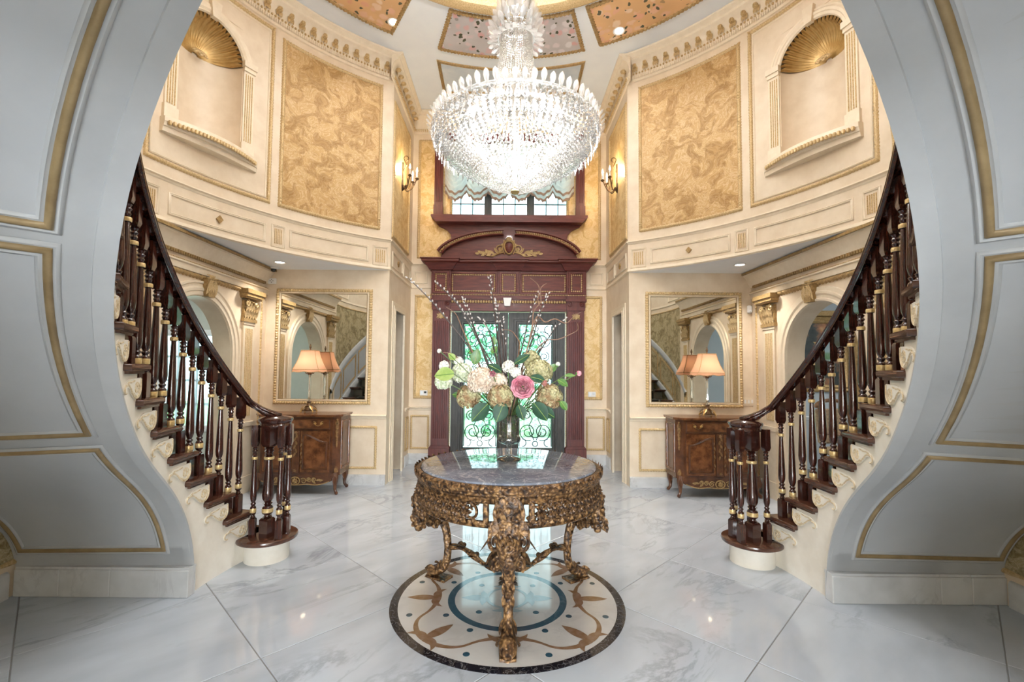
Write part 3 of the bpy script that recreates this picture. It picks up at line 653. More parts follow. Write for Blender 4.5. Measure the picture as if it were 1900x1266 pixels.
# ---------------------------------------------------------------- upper cornice: drum arcs and vestibule, one run each
CP = [(0, -.27), (.02, -.265), (.02, -.235), (.032, -.225), (.032, -.19), (.02, -.18), (.024, -.10), (.05, -.045), (.09, -.02), (.105, -.01), (.105, .02), (.13, .04), (.15, .05), (.15, .075), (0, .08)]
ZK = ZC-.08
path = [(drum(-1)(a, ZK)) for a in dense(-60, 60.8, 60)]
path += [(V((-XC, YM+.02, ZK)), V((1, 0, 0)))] if False else []
for sd in (-1, 1):
    run('cornice_%s' % sides[sd], drum(sd), dense(-60, 60.9, 60), ZK, CP, 'cream2', upper[sd])
    run('cornice', planeX(sd*XC), [YM-.13, YB], ZK, CP, 'cream2', walls['v', sd])
    # acanthus brackets, dentils and beads under the cornice
    lb = None; sf = drum(sd)
    for k in range(26):
        a = -1.5+k*2.42; p, n_ = sf(a, ZK-.10)
        if lb is None:
            mb = MB(); mb.bbox(-.022, .022, -.085, 0, .0, .045, .006)
            for i in (-1, 0, 1): leafmesh(mb, (i*.014, -.03, .04), (i*.15, -.25, -1), (0, -1, 0), .095, .036, .12, 4)
            mb.tube([(0, -.075+q[0], .018+q[1]) for q in spiral((0, 0), .022, 1.2, pi/2, 1, 12)], .008, 5)
            lb = mb.build('leaf_bracket', 'gilt', upper[sd]); o = lb
        else: o = dup(lb, upper[sd])
        o.location = p; o.rotation_euler = (0, 0, atan2(n_.x, -n_.y))
        if k < 8 and sd: pass
    mb = MB()
    for k in range(int(124/.46)):
        a = -1.5+k*.46; 
        if a > 60.7: break
        p, n_ = sf(a, 0); t = V((-n_.y, n_.x, 0)); m = Matrix.Translation((p.x, p.y, ZK-.235)) @ Matrix.Rotation(atan2(n_.x, -n_.y), 4, 'Z'); mb.box(-.0075, .0075, -.045, 0, 0, .034, m)
    mb.build('dentils', 'cream2', upper[sd], kind='stuff', smooth=False)
    mb = MB()
    for k in range(90):
        a = -1.5+k*.70
        if a > 60.7: break
        p, n_ = sf(a, ZK-.165); blob(mb, p+n_*.028, .0135, seg=5)
    mb.build('bead_row', 'gilt', upper[sd], kind='stuff')
    for k in range(9):
        y = 6.02+k*.15; o = dup(lb, walls['v', sd], (sd*XC, y, ZK-.10)); o.rotation_euler = (0, 0, -sd*pi/2*-1 if False else sd*-pi/2)
    mb = MB()
    for k in range(42): y = 5.95+k*.034; mb.box(*sorted((sd*XC, sd*(XC-.045))), y, y+.016, ZK-.235, ZK-.2)
    mb.build('dentils', 'gilt', walls['v', sd], kind='stuff', smooth=False)
run('cornice', pb, [-XC, XC], ZK, CP, 'cream2', wall_back)
mb = MB()
for k in range(90): x = -XC+.05+k*.034; mb.box(x, x+.016, YB-.045, YB, ZK-.235, ZK-.2)
mb.build('dentils', 'gilt', wall_back, kind='stuff', smooth=False)
# ---------------------------------------------------------------- main ceiling, dome, painted panels
mb = MB(); mb.lathe([(2.0, ZC), (3.5, ZC)], 96, (0, CY, 0), caps=False); mb.add([(-1.8, 6.08, ZC+.0005), (1.8, 6.08, ZC+.0005), (1.8, YB+.2, ZC+.0005), (-1.8, YB+.2, ZC+.0005)], [(0, 1, 2, 3)])
ceil = mb.build('ceiling', 'ceil', kind='structure', smooth=False)
MB().lathe([(2.03, 0), (2.06, -.03), (2.02, -.055), (1.97, -.05), (1.93, -.02), (1.93, .06), (1.88, .10), (1.84, .22), (1.76, .26), (1.72, .33), (1.72, .42)], 96, (0, CY, ZC), caps=False).build('dome_moulding', 'gilt', ceil)
MB().lathe([(1.74, .40), (1.70, .55), (1.45, .95), (1.0, 1.22), (.5, 1.36), (.001, 1.40)], 64, (0, CY, ZC), caps=False).build('dome', 'ceil', ceil)
def annul(r, a, z): return V((r*sin(rad(a)), CY+r*cos(rad(a)), z))
for k in range(8):
    a0, a1 = k*44-19.6-22*0, k*44+19.6
    if k == 0: mt = 'floralb'
    else: mt = 'floralg'
    A = dense(a0, a1, 16); mb = MB(); mb.grid([[annul(r, a, ZC-.008) for r in (2.13, 2.80)] for a in A], [[(r, rad(a)*2.45) for r in (2.13, 2.80)] for a in A]); mb.build('painted_panel', mt, ceil)
    P = [annul(2.13, a, ZC) for a in dense(a0, a1, 90)]+[annul(r, a1, ZC) for r in dense(2.13, 2.80, 30)[1:-1]]+[annul(2.80, a, ZC) for a in dense(a1, a0, 120)]+[annul(r, a0, ZC) for r in dense(2.80, 2.13, 30)[1:-1]]
    MB().sweep(P, (0, 0, -1), ropeprof(.05), True, ropemod(.045)).build('panel_frame', 'gold', ceil)
    if k == 7: break
def vc(t, s_): # vestibule cloud panel
    return V((-.97+1.94*t, (1-s_)*(6.13+.0)+s_*6.72-.10*(1-(2*t-1)**2)*0+.12*(1-s_)*(1-(2*t-1)**2)*0, ZC-.008))
vp = [(-.99, 6.12), (.99, 6.12), (.99, 6.95), (-.99, 6.95)]
P = [V((.99*sin(t)/sin(.33), CY+3.06*cos(t), ZC)) for t in dense(-.33, .33, 20)]+[V((1.0, 6.75, ZC)), V((-1.0, 6.75, ZC))]
mb = MB(); mb.add([p-V((0, 0, .006)) for p in P], [tuple(range(len(P)))]); mb.build('painted_panel', 'skyp', ceil, smooth=False)
MB().sweep(P, (0, 0, -1), FLAT(.05, .02), True).build('panel_frame', 'gold', ceil)
# ---------------------------------------------------------------- rear hall (behind the viewpoint) and side rooms
hall = MB(); hall.box(-3.4, -3.2, -8, .9, 0, 3.3); hall.build('wall_left_hall', 'cream', kind='structure', smooth=False)
MB().box(3.2, 3.4, -8, .9, 0, 3.3).build('wall_right_hall', 'cream', kind='structure', smooth=False)
mb = MB(); mb.box(-3.4, 3.4, -8.2, -8, 3.2, 3.3); mb.box(-3.4, -2.9, -8.2, -8, 0, 3.2); mb.box(2.9, 3.4, -8.2, -8, 0, 3.2); mb.box(-2.9, 2.9, -8.2, -8, 0, .7); mb.box(-2.9, 2.9, -8.2, -8, 2.1, 3.2); mb.box(-3.4, 3.4, -1.4, -1.2, 2.0, 3.3); mb.box(-3.4, -2.85, -1.4, -1.2, 0, 2.0); mb.box(2.85, 3.4, -1.4, -1.2, 0, 2.0); mb.build('wall_rear_hall_and_light_screen', 'cream', kind='structure', smooth=False)  # inner header and jambs are an unseen screen, added to shade the upper soffits
MB().box(-3.4, 3.4, -8.2, 1.1, 3.3, 3.42).build('ceiling_hall', 'ceil', kind='structure', smooth=False)
MB().box(-2.9, 2.9, -8.13, -8.11, .7, 2.1).build('window_5', 'pane', kind='structure', smooth=False)
for sd in (-1, 1):
    S = sides[sd]; m_ = 'greenwall' if sd < 0 else 'bluewall'; xx = lambda a, b: sorted((sd*a, sd*b))
    wx0, wx1 = (4.62, 5.52) if sd < 0 else (5.55, 6.35); yb = 7.2
    mb = MB(); mb.box(*xx(3.35, wx0), yb, yb+.15, 0, 3); mb.box(*xx(wx1, 7), yb, yb+.15, 0, 3); mb.box(*xx(wx0, wx1), yb, yb+.15, 0, .55); mb.box(*xx(wx0, wx1), yb, yb+.15, 2.05, 3)
    mb.box(*xx(6.9, 7.0), 2.6, yb, 0, 3); mb.box(*xx(3.4, 7.0), 2.5, 2.6, 0, 3)
    rw = mb.build('wall_%s_room' % S, m_, kind='structure', smooth=False)
    MB().box(*xx(3.3, 7), 2.5, yb+.1, 2.9, 3.0).build('ceiling_%s_room' % S, 'ceil', kind='structure', smooth=False)
    wn = thing('window_%d' % (2 if sd < 0 else 3), '', ''); del wn['label']; del wn['category']; wn['kind'] = 'structure'
    mb = MB(); pw = planeY(yb)
    frame('window_casing', pw, *xx(wx0, wx1), .55, 2.05, 'ceil', wn, .10, d=.03)
    for i in range(3):
        for j in range(4):
            ua, ub = wx0+(wx1-wx0)*i/3, wx0+(wx1-wx0)*(i+1)/3; va, vb = .55+1.5*j/4, .55+1.5*(j+1)/4
            frame('muntin', planeY(yb+.05), *xx(ua, ub), va, vb, 'ceil', wn, .035, d=.02); mb.box(*xx(ua, ub), yb+.07, yb+.076, va, vb)
    mb.build('pane', 'pane', wn, smooth=False)
    run('crown', pw, xx(3.4, 6.9), 2.80, [(0, -.10), (.03, -.08), (.05, .0), (.10, .05), (.10, .10)], 'ceil', rw)
    run('chair_rail', pw, [xx(3.4, wx0)[0], xx(3.4, wx0)[1]], .80, RAIL, 'ceil', rw)
    run('chair_rail', planeX(sd*6.9), [2.6, yb], .80, RAIL, 'ceil', rw)
    light('%s_room_lamp' % S, 'AREA', (sd*5.2, 5, 2.85), 45, (1, .94, .86), 1.4)
# ---------------------------------------------------------------- twin curved staircases
HR, A2_, ST, SX = .1897, -6.82, 5.4877, .01
def zlin(a): return -.2287+HR*(2+(a-A2_)/ST)
ZPTS = [(1.3, 0), (1.45, .09), (2.0, .25), (2.9, .378), (4.5, .515), (7.0, .655), (10.5, .79), (16, .955)]
def catmull(pts, n=5):
    o = []
    for i in range(len(pts)-1):
        p0, p1, p2, p3 = pts[max(i-1, 0)], pts[i], pts[i+1], pts[min(i+2, len(pts)-1)]
        for k in range(n):
            t = k/n; o.append(tuple(.5*((2*b)+(c-a)*t+(2*a-5*b+4*c-d)*t*t+(3*b-a-3*c+d)*t**3) for a, b, c, d in zip(p0, p1, p2, p3)))
    return o+[pts[-1]]
AEND = 84
ZC_ = catmull(ZPTS+[(20, zlin(20)), (24, zlin(24))])+[(a, zlin(a)) for a in dense(26, AEND, 29)]
def zsoff(a):
    for (a0, z0), (a1, z1) in zip(ZC_, ZC_[1:]):
        if a0 <= a <= a1: return z0+(z1-z0)*(a-a0)/(a1-a0+1e-9)
    return 0 if a < 1.3 else zlin(a)
M['bracket'] = mat('parcel_gilt_plaster', (.56, .42, .23), (.80, .71, .55), 70, .45, bmp=.2)
M['stringer'] = mat('cream_stringer_plaster', (.79, .74, .65), (.87, .83, .75), 6, .42, detail=9, bmp=.06)
def railtop(a):
    z = 1.0957+HR*(2+(a-A2_)/ST)
    return z
for sd in (-1, 1):
    S = sides[sd]
    st = thing('curved_staircase', 'curved mahogany staircase on the %s, sweeping up from the %s newel' % (('left', 'left') if sd < 0 else ('right', 'right')), 'staircase', (SX, CY, 0), group='twin curved staircases')
    st['label'] = 'curved staircase with dark mahogany balusters on the %s side of the hall' % S
    def P(r, a, z): return V((sd*r*cos(rad(a)), -r*sin(rad(a)), z))
    rot = lambda da: (rad(da) if sd < 0 else -rad(da))
    # plaster stringer
    mb = MB(); RS = 2.122
    for k in range(2, 18):
        ak = A2_+ST*(k-2); a0 = ak-ST if k > 2 else -15.5; zt = k*HR-.03
        if k == 2:
            pass
        A = dense(a0, ak, 5); mb.grid([[P(RS, a, 0 if a < 1.3 else zsoff(a)), P(RS, a, zt)] for a in A], flip=sd > 0)
    mb.build('stringer', 'stringer', st, smooth=True)
    mb = MB(); mb.grid([[P(RS, a, 0), P(RS, a, .16)] for a in dense(-20, -12.3, 4)], flip=sd > 0)
    mb.build('stringer_end', 'stringer', st)
    # soffit with panels
    mb = MB(); RR = [2.10, 2.165, 2.167, 3.25]
    mb.grid([[P(r, a, z-(.010 if r < 2.166 else 0)) for r in RR] for a, z in ZC_], flip=sd < 0)
    mb.grid([[P(2.10, a, z-.010), P(2.10, a, z+.012), P(2.125, a, z+.012)] for a, z in ZC_], flip=sd < 0)
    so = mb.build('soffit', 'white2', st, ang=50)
    def sf_(a, r, z=None):
        z = zsoff(a) if z is None else z; return P(r, a, z)
    def snorm(i, r):
        a, z = ZC_[i]; a0, z0 = ZC_[max(i-1, 0)]; a1, z1 = ZC_[min(i+1, len(ZC_)-1)]
        t = P(r, a1, z1)-P(r, a0, z0); rd = P(1, a, 0); n = t.cross(rd); n.normalize()
        if n.z > 0 or (abs(n.z) < .2 and n.y > 0 and a < 4 and False): n = -n
        return n
    def zi(a): return min(range(len(ZC_)), key=lambda i: abs(ZC_[i][0]-a))
    def spath(i0, i1, r0, r1):
        q = [(i, r0) for i in range(i0, i1+1)]+[(i1, r) for r in dense(r0, r1, 14)[1:-1]]+[(i, r1) for i in range(i1, i0-1, -1)]+[(i0, r) for r in dense(r1, r0, 14)[1:-1]]
        return q
    def icl(z): return min(range(len(ZC_)), key=lambda i: abs(ZC_[i][1]-z) if ZC_[i][0] < 3 else 9)
    iA = icl(.30)
    # exact panel limits inserted by nearest station
    for i0, i1, nm in ((iA, zi(19.7), 0), (zi(22.6), zi(44.4), 1), (zi(47.0), zi(70), 2)):
        q = spath(i0, i1, 2.285, 3.19)
        pts = [P(r, *ZC_[i]) for i, r in q]; nn = [snorm(i, r) for i, r in q]
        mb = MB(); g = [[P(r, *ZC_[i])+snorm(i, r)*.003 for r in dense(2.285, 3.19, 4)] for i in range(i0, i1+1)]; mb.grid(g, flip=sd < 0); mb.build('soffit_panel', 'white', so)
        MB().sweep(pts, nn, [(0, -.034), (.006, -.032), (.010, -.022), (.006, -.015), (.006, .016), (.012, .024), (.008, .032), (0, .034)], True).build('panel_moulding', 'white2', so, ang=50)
        MB().sweep([p+n_*.006 for p, n_ in zip(pts, nn)], nn, [(0, -.013), (.010, -.009), (.013, 0), (.010, .009), (0, .013)], True).build('gold_moulding', 'goldpaint', so, ang=50)
    # marble skirting under the soffit
    mb = MB(); y = -2.10*sin(rad(1.3)); x0, x1 = sorted((sd*2.10, sd*3.24))
    bl = [(x0+(x1-x0)*t) for t in ((0, .26, .55, 1) if sd < 0 else (0, .62, .8, 1))]
    for xa, xb in zip(bl, bl[1:]):
        mb = MB(); mb.bbox(xa+.0008, xb-.0008, -.118, -.04, 0, .175, .004); mb.box(xa+.001, xb-.001, -.108, -.04, .17, .19); mb.build('skirting_block', 'base', st, smooth=False)
    # treads, risers, brackets
    def tread_mesh():
        mb = MB(); af, ab = A2_-ST-1.95, A2_+.25; z1 = 2*HR
        def outl(ins, r_in):
            e = math.degrees(ins/2.2); return [(r_in+ins, a) for a in dense(af+e, ab-e, 5)]+[(r, ab-e) for r in (2.5, 2.9)]+[(3.235-ins, a) for a in dense(ab-e, af+e, 5)]+[(r, af+e) for r in (2.9, 2.5)]
        lv = [(.016, -.038), (.004, -.034), (0, -.026), (0, -.010), (.004, -.003), (.012, 0)]
        rows = [[P(r, a, z1+z) for r, a in outl(i, 2.086)] for i, z in lv]; n = len(rows[0]); vs = [p for r_ in rows for p in r_]; fs = []
        for k in range(len(rows)-1): fs += [(k*n+i, k*n+(i+1) % n, k*n+n+(i+1) % n, k*n+n+i) for i in range(n)]
        fs += [tuple(range(n-1, -1, -1)), tuple(range((len(rows)-1)*n, len(rows)*n))]; mb.add(vs, fs)
        rows = [[P(r, a, z1+z) for r, a in outl(.03, 2.075)] for z in (-.052, -.038)]; vs = [p for r_ in rows for p in r_]
        mb.add(vs, [(i, (i+1) % n, n+(i+1) % n, n+i) for i in range(n)]+[tuple(range(n-1, -1, -1))]); return mb
    tr = tread_mesh().build('tread', 'tread', st, ang=50)
    ri = MB(); ri.grid([[P(r, A2_-ST+1.3, z) for z in (HR, 2*HR-.03)] for r in (2.124, 3.24)]); ri = ri.build('riser', 'riser', st)
    # scroll bracket
    mb = MB(); aM = A2_-3.2; MPD = rad(1)*2.122
    f = lambda u, v, d: P(2.122-d, aM-u/MPD, 2*HR-.118+v)     # +u runs towards the newel
    out = [(.118, .045), (.118, -.005)]+[(.062+.056*cos(t), -.012+.052*sin(t)) for t in dense(-.1, -2.4, 12)]+[(-.005, -.030), (-.035, -.008), (-.062, -.002), (-.085, -.006), (-.085, .016), (-.055, .030), (-.02, .040)]
    mb.prism(out, f, 0, .007); mb.prism([(-.090+.026*cos(t), -.012+.026*sin(t)) for t in dense(0, 2*pi, 16)[:-1]], f, 0, .0065)
    plate = mb; mb = MB()
    T = lambda pts, r: mb.tube([f(u, v, .007) for u, v in pts], r*.95, 5)
    T(spiral((.062, -.010), .044, 1.6, -2.6, 1, 30, .25)[::-1]+[], .0055)
    T([(.112, .040), (.115, 0)]+[(.062+.052*cos(t), -.012+.048*sin(t)) for t in dense(-.1, -2.4, 12)]+[(-.005, -.024), (-.035, .002), (-.062, .012)]+[(-.090+.020*cos(t), -.012+.020*sin(t)) for t in dense(1.2, 5.2, 12)], .006)
    T([(.03, .030), (-.01, .022), (-.045, .024), (-.07, .016)], .005)
    rosette(mb, f, (.064, -.008), .032, .012, 6)
    br = plate.build('scroll_bracket', 'stringer', st); mb.build('scroll_relief', 'bracket', br)
    # balusters: two lengths, shared meshes
    def bal_mesh(H, r=1.0):
        mb = MB(); q = sqrt(2); mr = Matrix.Rotation(pi/4, 4, 'Z'); b = .0235*r; k = .145
        mb.lathe([(b*q, 0), (b*q, k-.012), (b*q*.8, k), (.001, k)], 4, m=mr)
        up = H-.145
        pr = [(.014, k), (.020, k+.008), (.014, k+.016), (.013, k+.024), (.021, k+.034), (.0235, k+.040), (.0235, k+.080), (.021, k+.087), (.013, k+.096), (.017, k+.103), (.021, k+.112), (.013, k+.121), (.018, k+.131), (.0235, k+.150), (.0255, k+.175)]
        s0, s1 = k+.175, up-.108
        pr += [(.0255-.0120*t**1.2, s0+(s1-s0)*t) for t in dense(.12, 1, 5)]
        pr += [(.020, up-.104), (.0205, up-.080), (.013, up-.074), (.018, up-.062), (.014, up-.050), (.022, up-.038), (.014, up-.026), (.021, up-.014), (.013, up-.006), (.013, up)]
        mb.lathe([(a*r, z) for a, z in pr], 12)
        t = .026*r; mb.lathe([(.001, up-.004), (t*q*.72, up-.004), (t*q, up+.022), (t*q*.92, H+.02), (.001, H+.02)], 4, m=mr)
        g = .0247*r; rg = MB().lathe([(g*.93, k+.043), (g, k+.047), (g, k+.073), (g*.93, k+.077)], 12, caps=False); rg2 = MB().lathe([(.0205*r, up-.103), (.0225*r, up-.098), (.0225*r, up-.086), (.0205*r, up-.081)], 12, caps=False); return mb, (rg, rg2)
    def rings(g_, o):
        for q in g_: q.build('gold_ring', 'ringgold', o)
    RB = 2.158
    H1 = 1.0957-HR*2.1/ST-.055; H2 = 1.0957-HR*4.85/ST-.055
    protos = []
    for H_, da in ((H1, -2.1), (H2, -4.85)):
        b_, g_ = bal_mesh(H_); p = P(RB, A2_+da, 2*HR); o = b_.build('baluster', 'mahog', st, loc=p, rz=rot(A2_+da)); rings(g_, o); protos.append((o, da))
    for k in range(3, 18):
        da = ST*(k-2); dz = HR*(k-2)
        for o in (tr, ri, br): dup(o, st, (0, 0, dz), rot(da))
        for o, d in protos: dup(o, st, P(RB, A2_+da+d, k*HR), rot(A2_+da+d))
    ri1 = MB(); ri1.grid([[P(r, -12.3-ST*.2, z) for z in (0, HR)] for r in (2.124, 3.24)]); ri1.build('riser', 'riser', st)
    # starting step with newel cluster
    nc = P(1, 0, 0)*0+V((sd*1.925, 3.70-CY, 0)); 
    mb = MB(); mb.lathe([(.162, 0), (.162, .15)], 40, nc); mb.build('bullnose_base', 'stringer', st)
    mb = MB(); mb.lathe([(.001, .150), (.205, .150), (.222, .158), (.226, .170), (.222, .184), (.212, .190), (.001, .190)], 48, nc)
    mb.prism([(2.09, -12.6), (3.23, -12.6), (3.23, -19), (2.09, -19)], lambda r, a, d: P(r, a, d), .152, .190); mb.build('starting_tread', 'tread', st)
    cc_ = V((sd*1.885, 3.70-CY, 0)); Hn = 1.035-.19
    b_, g_ = bal_mesh(Hn, 1.7); big = b_.build('newel_post', 'mahog', st, loc=V((sd*1.895, 3.63-CY, .19)), rz=.3*sd); rings(g_, big)
    b_, g_ = bal_mesh(Hn, .95); sm = None
    for x, y in ((2.0, 3.615), (1.782, 3.585), (1.772, 3.70), (1.85, 3.815), (1.975, 3.80)):
        l = V((sd*x, y-CY, .19))
        if sm is None: sm = b_.build('newel_baluster', 'mahog', st, loc=l, rz=.2); rings(g_, sm)
        else: dup(sm, st, l, .2)
    mb = MB(); mb.lathe([(.001, 1.03), (.10, 1.03), (.118, 1.036), (.124, 1.048), (.116, 1.058), (.114, 1.066), (.124, 1.076), (.130, 1.09), (.126, 1.102), (.108, 1.110), (.06, 1.118), (.03, 1.128), (.001, 1.13)], 40, cc_); mb.build('volute_cap', 'mahog', st)
    # handrail
    prof = [(-.020, -.062), (-.022, -.048), (-.034, -.040), (-.034, -.030), (-.029, -.024), (-.034, -.012), (-.026, -.003), (0, 0), (.026, -.003), (.034, -.012), (.029, -.024), (.034, -.030), (.034, -.040), (.022, -.048), (.020, -.062)]
    stn = [(2.133, a, railtop(a)) for a in dense(79, -12, 60)]+[(2.130, -12.8, railtop(-12.8)), (2.118, -13.5, railtop(-13.5)+.001), (2.095, -14.2, railtop(-14.2)+.002), (2.06, -14.8, 1.192), (2.02, -15.3, 1.172), (1.98, -15.7, 1.156), (1.93, -15.9, 1.142)]
    g = []
    for i, (r, a, z) in enumerate(stn):
        p = P(r, a, z); q0 = P(*stn[max(i-1, 0)]); q1 = P(*stn[min(i+1, len(stn)-1)]); t = q1-q0; t.z = 0; t.normalize(); sdv = V((-t.y, t.x, 0))
        g.append([p+sdv*u+V((0, 0, v)) for u, v in prof])
    mb = MB(); mb.grid(g); mb.add(g[-1], [tuple(range(len(prof)))]); mb.build('handrail', 'mahog', st, ang=40)
    # carpet runner and outer wainscot (seen in the mirrors)
    mb = MB(); q = []
    for k in range(2, 18):
        ak = A2_+ST*(k-2); q += [(ak-ST-1.9, k*HR-.04), (ak-ST-2.05, k*HR+.006), (ak-.6, k*HR+.006), (ak-.7, (k+1)*HR-.04)]
    mb.grid([[P(2.42, a, z), P(2.98, a, z)] for a, z in q]); mb.build('stair_runner', 'runner', st, smooth=False)
    zl = lambda a: HR*(2+(a-A2_)/ST); mb = MB(); mb.grid([[P(3.238, a, max(0, zl(a)-.3)), P(3.238, a, zl(a)+.88)] for a in dense(-12, 80, 46)]); wsc = mb.build('wainscot', 'white2', st)
    pr_ = [(0, -.06), (.02, -.05), (.035, -.02), (.04, .02), (.03, .05), (0, .06)]
    AA = dense(-12, 80, 46); MB().sweep([P(3.238, a, zl(a)+.90) for a in AA], [P(-1, a, 0) for a in AA], pr_).build('wainscot_cap', 'white2', wsc)
    AA = dense(-12, 80, 46); MB().sweep([P(3.238, a, zl(a)+.18) for a in AA], [P(-1, a, 0) for a in AA], pr_).build('wall_string', 'white2', wsc)
    for a0 in range(-8, 70, 11):
        AA = dense(a0, a0+9, 5); pp = [(a, zl(a)+.32) for a in AA]+[(a, zl(a)+.76) for a in AA[::-1]]
        MB().sweep([P(3.238, *p) for p in pp], [P(-1, p[0], 0) for p in pp], FLAT(.035, .012), True).build('panel_moulding', 'gold', wsc)
mb = MB()
mb.grid([[V((SX+r*cos(t), CY+r*sin(t), 3.41)) for r in (2.1, 3.25)] for t in dense(rad(-84), rad(-96), 4)])
mb.grid([[V((SX+r*cos(t), CY+r*sin(t), 3.2)) for r in (2.1, 3.25)] for t in dense(rad(-80), rad(-100), 6)])
mb.grid([[V((SX+2.1*cos(t), CY+2.1*sin(t), z)) for z in (3.2, 3.41)] for t in dense(rad(-80), rad(-100), 6)])
mb.build('floor_landing', 'white2', kind='structure')
# ---------------------------------------------------------------- mahogany portal around the front door
po = thing('door_portal', 'tall carved red mahogany portal with broken pediment framing the front door', 'door surround', (0, YB, 0))
def yb_(o): return lambda u, v, d: V((u, -d-o, v))
F = yb_(0)
def pslab(mb, x0, x1, z0, z1, d0, d1): mb.box(x0, x1, -d1, -d0, z0, z1)
for sd in (-1, 1):
    mb = MB(); c = sd*1.075
    pslab(mb, c-.165, c+.165, 0, .27, 0, .14); mb.prism([(-.165, .27), (.165, .27), (.14, .31), (-.14, .31)], lambda u, v, d: V((c+u, -d, v)), 0, .125)
    pslab(mb, c-.135, c+.135, .31, 2.46, 0, .10); pslab(mb, c-.145, c+.145, 2.46, 2.50, 0, .12)
    pl = mb.build('pilaster', 'redmahogv', po, smooth=False)
    mb = MB(); flutes(lambda u, v: (V((u, -.10, v)), V((0, -1, 0))), c-.115, c+.115, .42, 2.28, 7, mb, d=.014); mb.build('fluting', 'redmahogv', pl)
    mb = MB(); pslab(mb, c-.15, c+.15, 2.50, 2.60, 0, .12); pslab(mb, c-.165, c+.165, 2.60, 2.64, 0, .15); pslab(mb, c-.15, c+.15, 2.64, 2.69, 0, .13); cp = mb.build('capital', 'redmahogv', po, smooth=False)
    for i in (-1, 1):
        mb = MB(); mb.tube([V((c+i*.10+q[0], -.13, 2.56+q[1])) for q in spiral((0, 0), .045, 1.5, pi/2, i, 18)], .010, 5); mb.build('volute', 'redmahogv', cp)
    mb = MB(); f = lambda u, v, d: V((c+u, -.10-d, 2.37+v))
    for i in range(-2, 3): leafmesh(mb, f(0, -.05, .005), (i*.35, 0, 1-.1*abs(i)), (0, -1, 0), .10, .035, -.1, 4)
    for i in (-1, 1): mb.tube([f(i*.05+q[0], -.03+q[1], .01) for q in spiral((0, 0), .026, 1.3, pi/2, i, 12)], .006, 5)
    mb.build('leaf_ornament', 'gold', pl)
# architrave, frieze, cornice
mb = MB(); pslab(mb, -.94, .94, 2.45, 2.69, 0, .08); pslab(mb, -.94, .94, 2.64, 2.69, 0, .10); ar = mb.build('architrave', 'redmahog', po, smooth=False)
mb = MB()
for k in range(44):
    x = -.90+k*.0419
    if abs(x) > .06: blob(mb, (x, -.09, 2.595), .022, seg=6, sq=1.15)
mb.build('egg_band', 'gold', ar, kind='stuff')
mb = MB(); mb.prism([(-.045, 2.525), (.045, 2.525), (.065, 2.655), (-.065, 2.655)], lambda u, v, d: V((u-.02, -d, v)), .08, .14); mb.build('keystone', 'plastic', ar, smooth=False)
mb = MB(); pslab(mb, -1.15, 1.15, 2.69, 3.12, 0, .09); fr = mb.build('frieze', 'redmahog', po, smooth=False)
for c in (-1.08, 1.08):
    mb = MB(); pslab(mb, c-.155, c+.155, 2.69, 3.12, 0, .13); mb.build('frieze_block', 'redmahog', fr, smooth=False)
mb = MB(); pslab(mb, -.165, .165, 2.70, 3.12, .05, .11); mb.build('frieze_block', 'redmahog', fr, smooth=False)
def beadframe(name, x0, x1, z0, z1, y, par, r=.0125, st_=.027, m_='gilt'):
    mb = MB(); L = [(x0, z0), (x1, z0), (x1, z1), (x0, z1)]
    for (a, b), (c, d) in zip(L, L[1:]+L[:1]):
        n = max(1, int(hypot(c-a, d-b)/st_))
        for i in range(n): blob(mb, (a+(c-a)*i/n, y, b+(d-b)*i/n), r, seg=5)
    return mb.build(name, m_, par, kind='stuff')
for x0, x1, y in ((-.90, -.23, -.09), (.23, .90, -.09), (-.10, .10, -.11), (-1.16, -1.00, -.13), (1.00, 1.16, -.13)):
    mb = MB(); p, n_ = outline(lambda u, v: (V((u, y, v)), V((0, -1, 0))), x0-.03, x1+.03, 2.735, 3.055, 1); mb.sweep(p, n_, [(0, -.02), (.015, -.015), (.015, .01), (0, .02)], True); pn = mb.build('panel_moulding', 'redmahog', fr, ang=20)
    beadframe('bead_frame', x0, x1, 2.765, 3.025, y-.008, pn)
mb = MB()
for k in range(96): blob(mb, (-1.24+k*.0261, -.135, 2.70), .010, seg=5)
mb.build('bead_row', 'gilt', fr, kind='stuff')
COR = [(0, -.07), (.03, -.065), (.05, -.03), (.08, 0), (.10, .03), (.15, .05), (.15, .075), (.17, .085), (.17, .10), (0, .10)]
mb = MB(); steps = [(-1.24, 0), (-1.24, .14), (-.92, .14), (-.92, .09), (-.165, .09), (-.165, .115), (.165, .115), (.165, .09), (.92, .09), (.92, .14), (1.24, .14), (1.24, 0)]
pts = [V((x, -y, 3.16)) for x, y in steps]; k = len(pts); L = []
for i, p in enumerate(pts):
    a = (p-pts[i-1]).normalized() if i else None; b = (pts[i+1]-p).normalized() if i < k-1 else None
    na = V((a.y, -a.x, 0)) if a else None; nb = V((b.y, -b.x, 0)) if b else None
    m_ = (na or nb)+(nb or na); m_ = m_/m_.length; m_ = m_/max(.4, m_.dot(na or nb)); L.append([p+m_*o*.9+V((0, 0, w_)) for o, w_ in COR])
mb.grid(L); mb.box(-1.3, 1.3, -.16, 0, 3.2, 3.255); mb.build('cornice', 'redmahog', po, ang=30)
